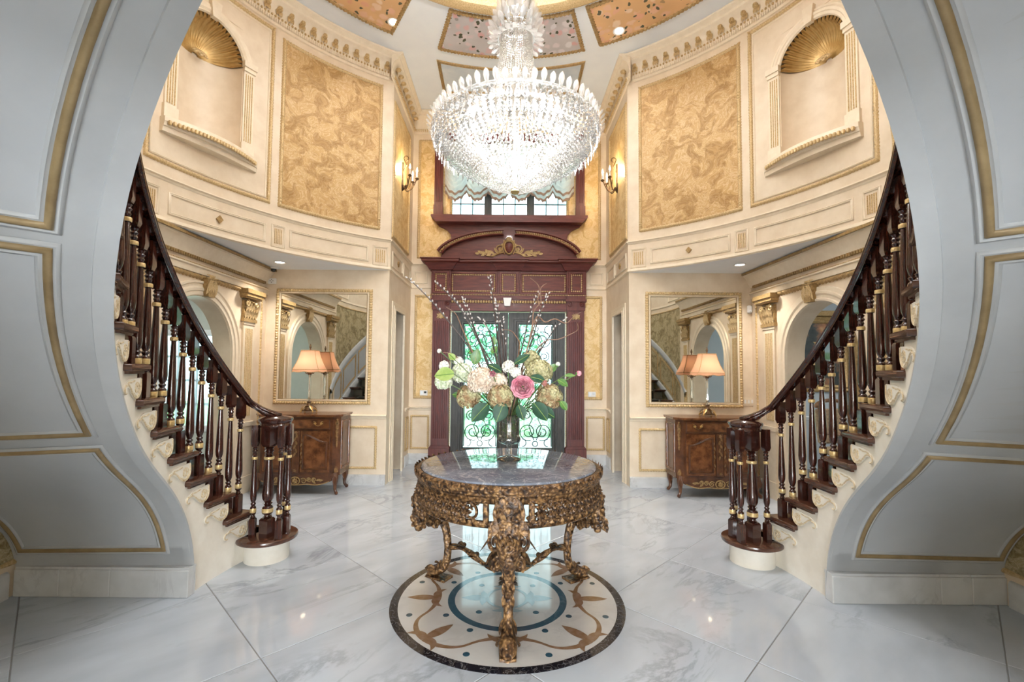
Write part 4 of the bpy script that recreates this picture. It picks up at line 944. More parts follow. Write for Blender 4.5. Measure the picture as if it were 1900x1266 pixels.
# pediment board
half = [(1.10, 3.26), (1.10, 3.34), (1.02, 3.46), (.955, 3.56), (.935, 3.63), (.95, 3.70), (1.0, 3.76), (1.07, 3.80), (1.14, 3.83), (1.16, 3.86)]
poly = [(-x, z) for x, z in half][::1]; poly = [(-x, z) for x, z in half]+[(x, z) for x, z in half[::-1]]
MB().prism(poly, F, 0, .05).build('pediment_board', 'redmahog', po, ang=50)
mb = MB(); mb.prism([(-1.17, 3.86), (1.17, 3.86), (1.20, 3.90), (1.25, 3.945), (1.25, 3.975), (-1.25, 3.975), (-1.25, 3.945), (-1.20, 3.90)], F, -.12, .20); mb.build('window_sill', 'redmahog', po, smooth=False)
def arcp(t): return (1.12*sin(t), 3.30-.62+1.08*cos(t)*1.0)
for sd in (-1, 1):
    T = dense(.085, 1.02, 30); pts = []
    for i in range(31): x = .09+(1.12-.09)*i/30; pts.append((sd*x, 3.29+.44*sqrt(max(0, 1-((x-.02)/1.13)**2))))
    pw_ = [V((u, -.05, v)) for u, v in pts]; mb = MB(); pr = [(0, -.055), (.05, -.055), (.05, -.03), (.03, -.02), (.03, .02), (.07, .035), (.09, .055), (0, .055)]
    if sd > 0: pr = [(o, -w_) for o, w_ in pr]
    mb.sweep(pw_, (0, -1, 0), pr); mb.add([pw_[0]+V((0, -o, w_)) for o, w_ in [(0, -.055), (.05, -.055), (.09, .055), (0, .055)]], [(0, 1, 2, 3)])
    sw = mb.build('swan_neck', 'redmahog', po, ang=25)
    mb = MB()
    for i in range(1, 30):
        u, v = pts[i]; blob(mb, (u, -.084, v), .017, seg=6); leafmesh(mb, (u, -.085, v-.012), (sd*.6, 0, -.5), (0, -1, 0), .045, .022, 0, 3)
    mb.build('gold_leaf_band', 'gold', sw, kind='stuff')
# crest
mb = MB(); f = lambda u, v, d: V((u, -.05-d, 3.49+v))
mb.tube([f(.075*cos(t), .105*sin(t)+.01*cos(2*t), .02) for t in dense(0, 2*pi, 28)[:-1]], .014, 6, True)
mb.tube([f(.105*cos(t), .135*sin(t)-.01, .012) for t in dense(-.9, pi+.9, 24)], .010, 6)
cr = mb.build('crest', 'gold', po); mb = MB(); mb.lathe([(.001, .035), (.04, .03), (.066, .012), (.07, 0)], 20, m=Matrix.Translation((0, -.05, 3.49)) @ Matrix.Diagonal((1, 1, 1.35, 1)) @ Matrix.Rotation(pi/2, 4, 'X')); mb.build('shield', 'redmahog', cr)
mb = MB()
for i in (-1, 1):
    mb.tube([f(i*(.10+q[0]), -.02+q[1], .015) for q in spiral((.05, -.02), .075, 1.5, 2.6, -1, 22)], .010, 5)
    mb.tube([f(i*x, -.115+.03*sin(x*16)-.02*x, .012) for x in dense(.08, .50, 24)], [.013-.008*k/24 for k in range(25)], 5)
    for x, a_, ln in ((.17, .9, .12), (.24, .5, .11), (.31, .75, .10), (.37, .3, .10), (.43, .55, .09), (.20, -.5, .09), (.29, -.4, .08), (.38, -.5, .08), (.48, .1, .07), (.13, 1.3, .11), (.35, 1.1, .07)):
        leafmesh(mb, f(i*x, -.11, .012), (i*cos(a_), 0, sin(a_)), (0, -1, 0), ln, .045, -.12, 4)
    for a_ in (.3, .8, 1.3): leafmesh(mb, f(i*.075*cos(a_), .10*sin(a_), .012), (i*cos(a_), 0, sin(a_)), (0, -1, 0), .06, .035, -.1, 4)
for k in range(5): leafmesh(mb, f(0, .10, .02), (sin(-.8+k*.4), 0, cos(-.8+k*.4)), (0, -1, 0), .07, .03, -.15, 4)
mb.build('acanthus_scroll', 'gold', cr)
# window casing pilasters and head
for sd in (-1, 1):
    mb = MB(); c = sd*1.15; pslab(mb, c-.075, c+.075, 3.975, 4.16, 0, .11); pslab(mb, c-.068, c+.068, 4.16, 5.30, 0, .08); o = mb.build('window_pilaster', 'redmahogv', po, smooth=False)
    mb = MB(); flutes(lambda u, v: (V((u, -.08, v)), V((0, -1, 0))), c-.055, c+.055, 4.22, 5.16, 4, mb, d=.012); mb.build('fluting', 'redmahogv', o)
mb = MB(); pslab(mb, -1.24, 1.24, 5.22, 5.34, 0, .12); mb.build('window_head', 'redmahog', po, smooth=False)
for sd in (-1, 1):                                                  # bead frame round the door opening
    mb = MB()
    for k in range(82): blob(mb, (sd*.925, -.045, .1+k*.029), .009, seg=5)
    mb.build('bead_row', 'gilt', po, kind='stuff')
mb = MB()
for k in range(62): blob(mb, (-.90+k*.0295, -.05, 2.475), .009, seg=5)
mb.build('bead_row', 'gilt', po, kind='stuff')
# ---------------------------------------------------------------- front doors
def scrolls(mb, x0, x1, z0, z1, sgn):
    r = .0075; T = lambda p, q=r: mb.tube([V((x, 0, z)) for x, z in p], q, 5)
    xm = (x0+x1)/2; W = x1-x0
    circ = lambda c, R, a0, a1, n=22: [(c[0]+R*cos(a), c[1]+R*sin(a)) for a in dense(a0, a1, n)]
    for fz, up in ((z0, 1), (z1, -1)):
        for i in (-1, 1):
            T([(xm+i*(q[0]), fz+up*q[1]) for q in spiral((.115, .235), .145, 1.55, -1.9, 1, 34, .30)])
            T([(xm+i*q[0], fz+up*q[1]) for q in spiral((.14, .50), .085, 1.6, -1.2, 1, 28, .25)])
            T([(xm+i*q[0], fz+up*q[1]) for q in spiral((.07, .66), .068, 1.5, 2.3, -1, 24, .3)])
            T([(xm+i*q[0], fz+up*q[1]) for q in circ((.205, .06), .06, pi/2, pi*1.5)])
            T([(xm+i*.02, fz+up*.10), (xm+i*.10, fz+up*.33), (xm+i*.045, fz+up*.44), (xm+i*.13, fz+up*.60)])
        T([(xm+q[0], fz+up*q[1]) for q in circ((0, .235), .095, pi, 2*pi)]); T([(xm+q[0], fz+up*q[1]) for q in circ((0, .045), .042, 0, 2*pi)]); T([(xm+q[0], fz+up*q[1]) for q in circ((0, .57), .04, 0, 2*pi)])
    for k in range(5): x = x0+W*(k+.5)/5; T([(x, z0+.74), (x, z1-.74)], .006)
    for i in (-1, 1):
        T([(xm+i*q[0], (z0+z1)/2+q[1]) for q in spiral((.12, .08), .075, 1.4, -pi/2, 1, 22, .3)]); T([(xm+i*q[0], (z0+z1)/2-q[1]) for q in spiral((.12, .08), .075, 1.4, -pi/2, 1, 22, .3)])
    T([(x0, z0), (x0, z1)], .008); T([(x1, z0), (x1, z1)], .008)
for n_, sd in ((1, -1), (2, 1)):
    dl = bpy.data.objects.new('door_%d' % n_, None); C.objects.link(dl); dl.location = (sd*.46, YB+.03, 0); dl['kind'] = 'structure'
    xo = .4585; gx0, gx1, gz0, gz1 = -.27, .27, .26, 2.245
    if sd > 0: gx0, gx1 = -.285, .255
    else: gx0, gx1 = -.255, .285
    mb = MB()
    for a, b, c, d in ((-xo, gx0, .015, 2.44), (gx1, xo, .015, 2.44), (gx0, gx1, .015, gz0), (gx0, gx1, gz1, 2.44)): mb.box(a, b, 0, .06, c, d)
    mb.build('leaf_frame', 'doorgrey', dl, smooth=False)
    mb = MB(); sfd = lambda u, v: (V((u, 0, v)), V((0, -1, 0))); p, q = outline(sfd, gx0-.05, gx1+.05, gz0-.05, gz1+.05, 1); mb.sweep(p, q, [(0, -.035), (.012, -.03), (.012, .0), (.022, .01), (.022, .035), (0, .045)], True); mb.build('leaf_moulding', 'doorgrey', dl, ang=20)
    MB().box(gx0, gx1, .035, .042, gz0, gz1).build('glass', 'pane', dl, smooth=False)
    mb = MB(); scrolls(mb, gx0+.012, gx1-.012, gz0+.02, gz1-.02, sd); mb.build('ironwork', 'iron', dl, loc=(0, .02, 0), ang=80)
    mb = MB(); k = -sd*.40; mb.box(k-.02, k+.02, -.008, 0, .92, 1.14); mb.tube([V((k, 0, 1.06)), V((k, -.05, 1.06)), V((k+sd*.10, -.055, 1.06))], .010, 8); mb.build('lever_handle', 'antiqueiron', dl, ang=50)
# ---------------------------------------------------------------- window above the door
wn = bpy.data.objects.new('window_1', None); C.objects.link(wn); wn.location = (0, YB+.06, 0); wn['kind'] = 'structure'
sfd = lambda u, v: (V((u, 0, v)), V((0, -1, 0)))
mb = MB()
for a, b in ((-1.09, -1.0), (-.41, -.29), (.29, .41), (1.0, 1.09)): mb.box(a, b, -.02, .08, 3.97, 5.24)
mb.box(-1.09, 1.09, -.02, .08, 3.97, 4.0); mb.box(-1.09, 1.09, -.02, .08, 5.18, 5.24); mb.build('window_frame', 'doorgrey', wn, smooth=False)
for x0, x1 in ((-1.0, -.41), (-.29, .29), (.41, 1.0)):
    mb = MB(); mb.box(x0+.02, x1-.02, .03, .036, 4.0, 5.18); mb.build('pane', 'pane', wn, smooth=False)
    mb = MB()
    for i in (1, 2): x = x0+(x1-x0)*i/3; mb.box(x-.008, x+.008, .015, .03, 4.0, 5.18)
    for j in range(1, 5): mb.box(x0, x1, .016, .029, 4.0+.245*j-.008, 4.0+.245*j+.008)
    mb.build('muntin', 'iron', wn, smooth=False)
# balloon shade
mb = MB(); g = []; ns = 6; e = []
for i in range(145):
    x = -1.05+2.10*i/144; ph = (i/144*ns) % 1; sc = sin(pi*ph); row = []
    zb_ = 4.43-.125*sc+.012*sin(i*.9)
    for j in range(41):
        t = j/40; z = 5.2+(zb_-5.2)*t; sag = .060*sc*sin(pi*((t*9) % 1))
        y = -.05-.10*sc*(.35+.65*t)-.022*sin(2*pi*(t*11-.9*sc))*(.3+.7*sc)-.05*sin(pi*t)
        row.append((x, YB+y+.02, z-.05*sc*t))
    g.append(row); e.append(V(row[-1])+V((0, -.005, 0)))
mb.grid(g); va = mb.build('window_valance', 'voile', ang=80); tag(va, 'gathered silvery balloon shade hanging in the window above the front door', 'curtain')
mb = MB(); mb.grid([[p, p+V((0, -.02, -.022)), p+V((0, -.004, -.05-.012*sin(i*1.7)))] for i, p in enumerate(e)]); mb.build('ruffle_trim', 'voiletrim', va)
mb = MB(); mb.grid([[p+V((0, -.012, .05)), p+V((0, -.025, .075)), p+V((0, -.008, .095))] for i, p in enumerate(e)]); mb.build('trim_band', 'voiletrim', va)
# ---------------------------------------------------------------- outdoors
MB().box(-16, 16, 7.6, 30, -.22, -.16).build('ground', 'lawn', kind='structure', smooth=False)
MB().box(-16, 16, 7.58, 11.2, -.16, -.13).build('path', 'drive', kind='structure', smooth=False)
def bush(x, y, r, hgt, m_, label, cat='shrub', grp='shrubs in the front garden', z=-.16, nm='garden_shrub', tall=0, n=900):
    mb = MB()
    for k in range(n):
        a = random.uniform(0, 2*pi); u = random.uniform(-1, 1); q = random.uniform(.75, 1.02); s_ = sqrt(1-u*u)
        p = V((r*q*s_*cos(a), r*q*s_*sin(a)*.7, tall+hgt/2+hgt/2*q*u)); d = V((random.gauss(0, 1), random.gauss(0, 1), random.gauss(0, 1)))
        leafmesh(mb, p, d, V((random.gauss(0, 1), random.gauss(0, 1), 1)), random.uniform(.10, .2)*max(.7, r), .10*max(.7, r), .1, 2)
    if tall:
        o = thing(nm, label, cat, (x, y, z), group=grp); mb.build('crown', m_, o, smooth=False, kind='stuff'); t = MB(); t.lathe([(.16, 0), (.12, tall*.5), (.10, tall+hgt*.4)], 10); t.build('trunk', 'trunk', o)
    else: o = mb.build(nm, m_, smooth=False, loc=(x, y, z)); tag(o, label, cat, grp)
    o['group'] = grp; return o
for x, y, r, hg, m_, lb in ((-1.75, 11.9, .62, 1.0, 'bush2', 'low pale flowering shrub seen through the left door leaf'), (-.35, 12.2, .6, .9, 'bush', 'low green shrub behind the gap between the front doors'), (1.0, 12.0, .62, 1.05, 'bush2', 'low pale flowering shrub seen through the right door leaf'), (2.4, 12.3, .62, 1.0, 'bush', 'low green shrub outside behind the right doorpost'),
    (-3.0, 15, 1.3, 3.0, 'bush', 'large green hedge shrub outside on the far left of the doorway'), (-.1, 15.6, 1.3, 3.2, 'bush', 'large green hedge shrub outside behind the middle of the doorway'), (2.9, 15.2, 1.3, 2.9, 'bush', 'large green hedge shrub outside on the far right of the doorway')):
    bush(x, y, r, hg, m_, lb)
for x, y, r, hg, tl, lb in ((-5.2, 20, 2.0, 3.6, 1.6, 'leafy tree outside beyond the left hedge shrub'), (-.4, 22, 2.1, 3.4, 1.4, 'leafy tree outside beyond the middle of the hedge'), (4.6, 20, 2.0, 3.4, 1.6, 'leafy tree outside beyond the right hedge shrub'), (9.6, 12.5, 2.0, 3, 1.2, 'leafy tree outside the window of the grey blue room')):
    bush(x, y, r, hg, 'bush', lb, 'tree', 'trees beyond the front garden', nm='garden_tree', tall=tl)
# ---------------------------------------------------------------- carved centre table
tb = thing('centre_table', 'round gilt carved table with blue-grey marble top in the middle of the floor', 'table', (-.008, 3.09, 0)); tb.scale = (.97, .97, 1.026)
LEG = [-pi/2, rad(30), rad(150)]
def bump_(a): return 1+.022*sum(math.exp(-(((a-l+pi) % (2*pi)-pi)/.17)**2) for l in LEG)
MB().lathe([(.001, .836), (.585, .836), (.592, .842), (.594, .852), (.588, .861), (.580, .863), (.001, .863)], 96).build('marble_top', 'topm', tb)
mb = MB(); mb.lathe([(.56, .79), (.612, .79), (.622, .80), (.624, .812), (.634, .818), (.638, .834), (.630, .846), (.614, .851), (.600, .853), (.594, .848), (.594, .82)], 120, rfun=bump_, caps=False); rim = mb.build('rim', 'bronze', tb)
mb = MB()
for k in range(132):
    a = 2*pi*k/132; r = .626*bump_(a); leafmesh(mb, (r*cos(a), r*sin(a), .836), (-sin(a)*.8, cos(a)*.8, .55 if k % 2 else -.55), (cos(a), sin(a), .6), .038, .020, -.3, 3)
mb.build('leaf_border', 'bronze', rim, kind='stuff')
fa = lambda u, v, d: V(((.600+d)*cos(u/.6), (.600+d)*sin(u/.6), v))
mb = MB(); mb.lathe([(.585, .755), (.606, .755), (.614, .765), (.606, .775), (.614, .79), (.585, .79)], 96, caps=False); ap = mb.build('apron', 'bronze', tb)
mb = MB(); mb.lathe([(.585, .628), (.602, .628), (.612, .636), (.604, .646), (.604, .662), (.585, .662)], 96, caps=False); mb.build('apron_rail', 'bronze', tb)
for l in LEG:
    for i in (-1, 1): MB().bbox(-.016, .016, -.012, .014, .65, .765, .005, Matrix.Rotation(l+i*.215, 4, 'Z') @ Matrix.Translation((.6, 0, 0)) @ Matrix.Rotation(-pi/2, 4, 'Z')).build('apron_block', 'bronze', tb)
mb = MB(); rosette(mb, lambda u, v, d: V((.6+d, u, .708+v)), (0, 0), .042, .026, 6)
for i in (-1, 1):
    mb.tube([V((.606, q[0], .708+i*q[1])) for q in spiral((.03*i, 0), .052, 1.35, pi*.9, -1, 20, .3)], [.010-.004*k/20 for k in range(21)], 5)
    leafmesh(mb, (.606, .03*i, .708+.02*i), (0, .6*i, .8*i), (1, 0, 0), .06, .03, -.1, 3); leafmesh(mb, (.606, .03*i, .708-.03*i), (0, .9*i, -.5*i), (1, 0, 0), .055, .03, -.1, 3)
ro = None
for l in LEG:
    for k in range(14):
        a = l+.30+k*.115
        if k > 12.9: break
        if ro is None: ro = mb.build('flower_scroll', 'bronze', tb, rz=a)
        else: dup(ro, tb, rz=a)
# legs
ST_ = [(.605, .80, .088, .030), (.628, .72, .080, .040), (.640, .64, .082, .048), (.642, .57, .078, .058), (.625, .50, .060, .062), (.590, .445, .048, .050), (.555, .40, .036, .036), (.525, .34, .031, .031), (.508, .25, .028, .028), (.510, .17, .028, .028), (.530, .11, .032, .032), (.570, .07, .044, .036), (.620, .045, .052, .032), (.665, .024, .042, .020), (.695, .012, .010, .010)]
def leg_mesh():
    st2 = catmull(ST_, 3); mb = MB(); n = 14; g = []
    for i, (r, z, wd, dp) in enumerate(st2):
        r0, z0 = st2[max(i-1, 0)][:2]; r1, z1 = st2[min(i+1, len(st2)-1)][:2]; t = V((r1-r0, 0, z1-z0)).normalized(); nn = V((0, 1, 0)).cross(t); row = []
        for k in range(n+1):
            a = 2*pi*k/n; fl = 1-.10*(k % 2)*(1 if 18 < i < 34 else .3); p = V((r, 0, z))+V((0, 1, 0))*(wd*cos(a)*fl)+nn*(dp*sin(a)*fl); p.z = max(p.z, .001+.004*(1-abs(sin(a)))); row.append(p)
        g.append(row)
    mb.grid(g); mb.add([(.50, -.055, 0), (.69, -.045, 0), (.70, 0, 0), (.69, .045, 0), (.50, .055, 0), (.50, -.055, .018), (.68, -.045, .014), (.695, 0, .012), (.68, .045, .014), (.50, .055, .018)], [(4, 3, 2, 1, 0), (5, 6, 7, 8, 9), (0, 1, 6, 5), (1, 2, 7, 6), (2, 3, 8, 7), (3, 4, 9, 8), (4, 0, 5, 9)])
    return mb
def leg_carving():
    mb = MB()
    L = lambda r, y, z, d, n_, ln, wd, cu=-.2: leafmesh(mb, (r, y, z), d, n_, ln, wd, cu, 5)
    for i in (-1, 1):
        L(.655, i*.03, .80, (.15, i*.5, -1), (1, 0, 0), .12, .06); L(.66, i*.05, .70, (.1, i*.7, -1), (1, 0, 0), .11, .06); L(.69, i*.025, .66, (.1, i*.3, 1), (1, 0, 0), .11, .05)
        L(.60, i*.08, .62, (.2, i*.5, -1), (0, i, 0), .13, .07); L(.58, i*.06, .50, (-.3, i*.8, -.6), (0, i, 0), .11, .06, .2); L(.56, i*.04, .42, (0, i*.5, .8), (1, 0, 0), .07, .05, .1)
        mb.tube([V((.66+.01*q[1], i*(.075+q[0]*.7), .58+q[1])) for q in spiral((0, 0), .055, 1.5, 2.0, -1, 22)], .012, 6)
        mb.tube([V((.57, i*(.065+q[0]*.6), .44+q[1])) for q in spiral((0, 0), .045, 1.4, -1.2, 1, 20)], .011, 6)
        for k in range(3): L(.535-.010*k, i*.016, .40-.07*k, (.12, i*.22, -1), (.8, i*.6, 0), .075, .030, .05)
        L(.60, i*.035, .075, (.8, i*.35, .05), (.2, i, .8), .08, .05, .2); L(.545, i*.026, .14, (.3, i*.3, -1), (.5, i, 0), .08, .04, 0)
    for k in range(5): a = -.9+k*.45; mb.tube([V((.698+.012*cos(t), .045*sin(a)+.016*cos(t), .565+.035*cos(a)+.018*sin(t))) for t in dense(0, 2*pi, 8)[:-1]], .006, 5, True)
    L(.70, 0, .53, (.0, 0, -1), (1, 0, 0), .13, .055, .25); L(.655, 0, .46, (-.35, 0, -1), (1, 0, 0), .12, .05, -.1); L(.535, 0, .33, (-.1, 0, -1), (1, 0, 0), .16, .03, -.05); L(.62, 0, .07, (1, 0, -.45), (.4, 0, 1), .08, .05, .1)
    for k in range(3): blob(mb, (.705, 0, .62-.028*k), .017-.003*k)
    return mb
lg = cv = None
for l in LEG:
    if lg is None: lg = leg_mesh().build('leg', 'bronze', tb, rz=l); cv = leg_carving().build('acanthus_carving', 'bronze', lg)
    else: dup(lg, tb, rz=l)
# festoon brackets either side of the rear legs, with drops
for l, i in ((rad(150), 1), (rad(150), -1), (rad(30), 1), (rad(30), -1)):
    mb = MB(); q = []
    for t in dense(0, 1, 16):
        a = l+i*.60*t; r = .555+.05*t; z = .43+.21*t-.17*sin(pi*t**.8)*.55; q.append(V((r*cos(a), r*sin(a), z)))
    mb.tube(q, [.026+.010*sin(k*1.9) for k in range(17)], 7); e = q[-1]
    for k in range(26):
        p = q[min(16, int(k*.65))]; leafmesh(mb, p, (random.gauss(0, .8), random.gauss(0, .8), -.5), (p.x, p.y, .3), random.uniform(.035, .05), .04, .2, 3)
    for k in range(11): leafmesh(mb, e+V((random.gauss(0, .022), random.gauss(0, .022), .03-.018*k)), (random.gauss(0, .35), random.gauss(0, .35), -1), (random.gauss(0, 1), random.gauss(0, 1), 0), .07, .05, -.1, 3)
    mb.lathe([(.001, -.21), (.022, -.20), (.034, -.17), (.028, -.15), (.040, -.12), (.046, -.08), (.036, -.05), (.05, -.01), (.04, .03), (.02, .06)], 9, e)
    for k in range(14): blob(mb, e+V((.040*cos(k*2.4), .040*sin(k*2.4), .02-.015*k)), .015, seg=5)
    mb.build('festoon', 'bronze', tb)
for l in LEG:
    mb = MB(); q = []
    for t in dense(0, 1, 18): r = .51*(1-t); z = .215+.035*sin(2*pi*t*.95+.3)-.02*t; q.append(V((r*cos(l), r*sin(l), z)))
    mb.tube(q, [.019+.005*sin(k) for k in range(19)], 7)
    for k in (4, 5, 9, 13, 14):
        for i in (-1, 1): leafmesh(mb, q[k], (-sin(l)*i*.8+cos(l)*.5, cos(l)*i*.8+sin(l)*.5, .6), (0, 0, 1), .07, .04, .3, 4)
    mb.build('stretcher', 'bronze', tb)
mb = MB(); mb.lathe([(.001, .15), (.035, .155), (.055, .175), (.075, .20), (.06, .225), (.045, .235), (.055, .26), (.05, .285), (.03, .31), (.015, .335), (.001, .345)], 20)
for k in range(8): a = k*pi/4; leafmesh(mb, (.04*cos(a), .04*sin(a), .22), (cos(a), sin(a), .7), (0, 0, 1), .075, .05, .3, 4)
mb.build('hub', 'bronze', tb)
# ---------------------------------------------------------------- vase
VX, VY, VZ = -.005, 3.20, .886
vs = thing('vase', 'clear glass urn vase filled with dark pebbles on the marble table', 'vase', (VX, VY, VZ))
pf = [(.001, 0), (.080, 0), (.083, .004), (.070, .011), (.030, .022), (.013, .034), (.011, .060), (.014, .085), (.024, .098), (.052, .106), (.074, .118), (.081, .135), (.078, .152), (.068, .162), (.067, .18), (.069, .25), (.074, .285), (.088, .305), (.094, .310)]
MB().lathe(pf+[(.090, .309), (.072, .288), (.066, .25), (.064, .18), (.075, .150), (.077, .135), (.070, .121), (.04, .112), (.001, .110)], 40).build('glass_body', 'clear', vs)
mb = MB()
for k in range(420):
    t = random.random(); z = .122+.165*t; R_ = .058 if z > .165 else .064; a = random.uniform(0, 2*pi); r = R_*sqrt(random.random()); blob(mb, (r*cos(a), r*sin(a), z), random.uniform(.007, .011), seg=5, sq=.75)
mb.build('pebble_filling', 'pebble', vs, kind='stuff')
# ---------------------------------------------------------------- flowers: every head, leaf spray and branch is its own thing
def at(px, py, Y):      # table-centred design positions measured off the arrangement, at depth Y
    u, v = px-939.4, py-647.07; a = (u+.0087*v)/848.27; b = -(v-.0087*u)/848.27; cp, sp = cos(.0477), sin(.0477)
    yy = cp-b*sp; zz = sp+b*cp; return V((-.03+a/yy*Y, Y, 1.5+zz/yy*Y))
MOUTH = V((VX, VY, VZ+.25))
SLOTS = [(.0072*sqrt(i)*cos(i*2.39996), .0072*sqrt(i)*sin(i*2.39996)) for i in range(66)]
def slot(p):
    d = V((p.x-VX, p.y-VY)); d = d.normalized()*min(.05, .15*d.length) if d.length > 0 else d
    i = min(range(len(SLOTS)), key=lambda k: hypot(SLOTS[k][0]-d.x, SLOTS[k][1]-d.y)); return SLOTS.pop(i)
def stem(o, m_='stemgreen', r=.0035, name='stem', bend=.05):
    p = o.location.copy(); sx, sy = slot(p); e = MOUTH+V((sx, sy, .02)); e2 = MOUTH+V((sx*.85, sy*.85, -.10))
    q = []
    for t in dense(0, 1, 10):
        c_ = (p+e)/2+V((0, 0, bend)); b_ = p*(1-t)**2+c_*2*t*(1-t)+e*t*t; q.append(b_-p)
    q.append(e2-p); mb = MB(); mb.tube(q, r, 5); return mb.build(name, m_, o)
def hydrangea(px, py, Y, R_, m_, label, grp, n=85, pet=.031, nm='hydrangea'):
    mb = MB(); c = at(px, py, Y)
    for k in range(n):
        z = 1-1.75*(k+.5)/n; a = k*2.39996; s_ = sqrt(max(0, 1-z*z)); d = V((s_*cos(a), s_*sin(a), z)); rr = R_*random.uniform(.82, 1.10)
        x = d.orthogonal().normalized(); y = d.cross(x); th = random.random()*pi
        for j in range(4):
            b = th+j*pi/2; e = (x*cos(b)+y*sin(b)); f_ = x*cos(b+pi/2)+y*sin(b+pi/2); q = d*rr
            mb.add([q, q+e*pet*.6+f_*pet*.42+d*pet*.25, q+e*pet*1.05+d*pet*.15, q+e*pet*.6-f_*pet*.42+d*pet*.25], [(0, 1, 2, 3)])
    o = mb.build(nm, m_, smooth=False, loc=c); tag(o, label, 'flower', grp)
    mb = MB(); blob(mb, (0, 0, 0), R_*.72, seg=10); mb.build('flower_core', m_, o); stem(o); return o
G1 = 'hydrangeas in the vase'
for a in ((870, 737, 3.12, .072, 'hydb', 'green brown hydrangea head low at the left side of the bouquet', 95), (929, 737, 2.98, .070, 'hydb', 'green brown hydrangea head low at the centre front of the bouquet', 95), (1019, 737, 3.08, .078, 'hydb', 'green brown hydrangea head low at the right side of the bouquet', 95),
          (893, 708, 3.03, .082, 'hydp', 'large blush white hydrangea head left of the centre', 130), (922, 711, 3.08, .062, 'hydp', 'smaller blush hydrangea head behind the little pink bud', 90), (1000, 690, 3.10, .082, 'hydg', 'yellow green hydrangea head high on the right of the bouquet', 110), (985, 668, 3.2, .055, 'hydg', 'small yellow green hydrangea head at the upper right behind the peony', 70),
          (858, 693, 3.14, .062, 'hydw', 'pale green white hydrangea head at the upper left of the bouquet', 80), (823, 708, 3.06, .045, 'hydw', 'small white hydrangea under the big lime leaf at far left', 60)):
    hydrangea(a[0], a[1], a[2], a[3], a[4], a[5], G1, a[6])
for px, py, Y, R_, lb in ((943, 681, 3.08, .036, 'cluster of small white blossoms at the top centre of the bouquet'), (957, 692, 3.06, .028, 'little white blossom cluster just above the pink peony'), (824, 679, 3.12, .026, 'little white blossom cluster above the lime leaf on the left'), (851, 671, 3.15, .026, 'little white blossom cluster beside the twig on the upper left')):
    hydrangea(px, py, Y, R_, 'whitep', lb, 'white blossom clusters', 26, .022, 'white_blossom')
def cupflower(px, py, Y, R_, m_, label, nm, layers, face=(0, -1, .25), cat='flower', grp=None):
    c = at(px, py, Y); f = V(face).normalized(); x = f.orthogonal().normalized(); y = f.cross(x); mb = MB()
    for li, (n, op, sz) in enumerate(layers):
        for k in range(n):
            a = 2*pi*k/n+li*.7+random.uniform(-.1, .1); e = x*cos(a)+y*sin(a); s2 = x*-sin(a)+y*cos(a); g = []
            for i in range(5):
                t = i/4; row = []
                for j in (-1, -.5, 0, .5, 1):
                    wv = R_*sz*.62*sin(pi*min(1, .22+.62*t))*j; rad_ = R_*sz*(op*sin(t*1.5)); ht = R_*sz*((1-op)*1.15*t+.18*t*t-.25*abs(j)*0)
                    p = e*(rad_-abs(j)**2*R_*.12)+s2*wv+f*(ht+abs(j)*R_*.10-.35*R_+random.uniform(-.02, .02)*R_*(t > .9)); row.append(p)
                g.append(row)
            mb.grid(g)
    o = mb.build(nm, m_, loc=c); tag(o, label, cat, grp); mb = MB(); blob(mb, f*(-.3*R_), R_*.35, seg=8); mb.build('calyx', 'leafm', o); stem(o); return o
cupflower(970, 718, 2.95, .082, 'pink', 'big open pink peony at the front right of the bouquet', 'peony', [(9, .98, 1.0), (9, .85, .98), (8, .68, .95), (7, .50, .9), (6, .33, .82), (4, .18, .7)])
BUD = [(5, .42, 1.0), (5, .30, .95), (4, .18, .85)]
cupflower(914, 694, 2.97, .034, 'pink', 'small round pink bud in front of the blush hydrangea', 'rose_bud', BUD, grp='small buds in the bouquet')
cupflower(1009, 711, 3.0, .034, 'salmon', 'salmon pink bud tucked above the right green brown hydrangea', 'rose_bud', BUD, (.5, -1, .2), grp='small buds in the bouquet')
cupflower(1073, 693, 3.06, .030, 'pink', 'pink bud at the end of the long stem reaching far right', 'rose_bud', BUD, (1, -.3, .1), grp='small buds in the bouquet')
cupflower(1035, 677, 3.08, .026, 'whitep', 'cream bud standing on a thin stem at upper right', 'rose_bud', BUD, (.2, -.4, 1), grp='small buds in the bouquet')
cupflower(816, 652, 3.1, .026, 'whitep', 'cream orchid-like blossom on a thin twig at far upper left', 'cream_blossom', BUD, (-.6, -.6, .5))
def leaf(px, py, Y, ln, wd, ang_, m_, label, lean=.25):
    c = at(px, py, Y); d = V((cos(ang_), -lean, sin(ang_))); mb = MB(); leafmesh(mb, (0, 0, 0), d, (.1, -1, .45), ln, wd, .18, 9)
    o = mb.build('leaf', m_, loc=c, ang=80); tag(o, label, 'leaf', 'loose leaves in the bouquet'); stem(o, 'stemgreen', .0025)
    mb = MB(); v_ = [d.normalized()*(ln*t)-V((.1, -1, .45)).normalized()*(.18*ln*t*t)+V((.0, -.002, .001)) for t in dense(0, .95, 8)]; mb.tube(v_, .0018, 4); mb.build('midrib', 'leafl' if m_ != 'leafl' else 'leafm', o); return o
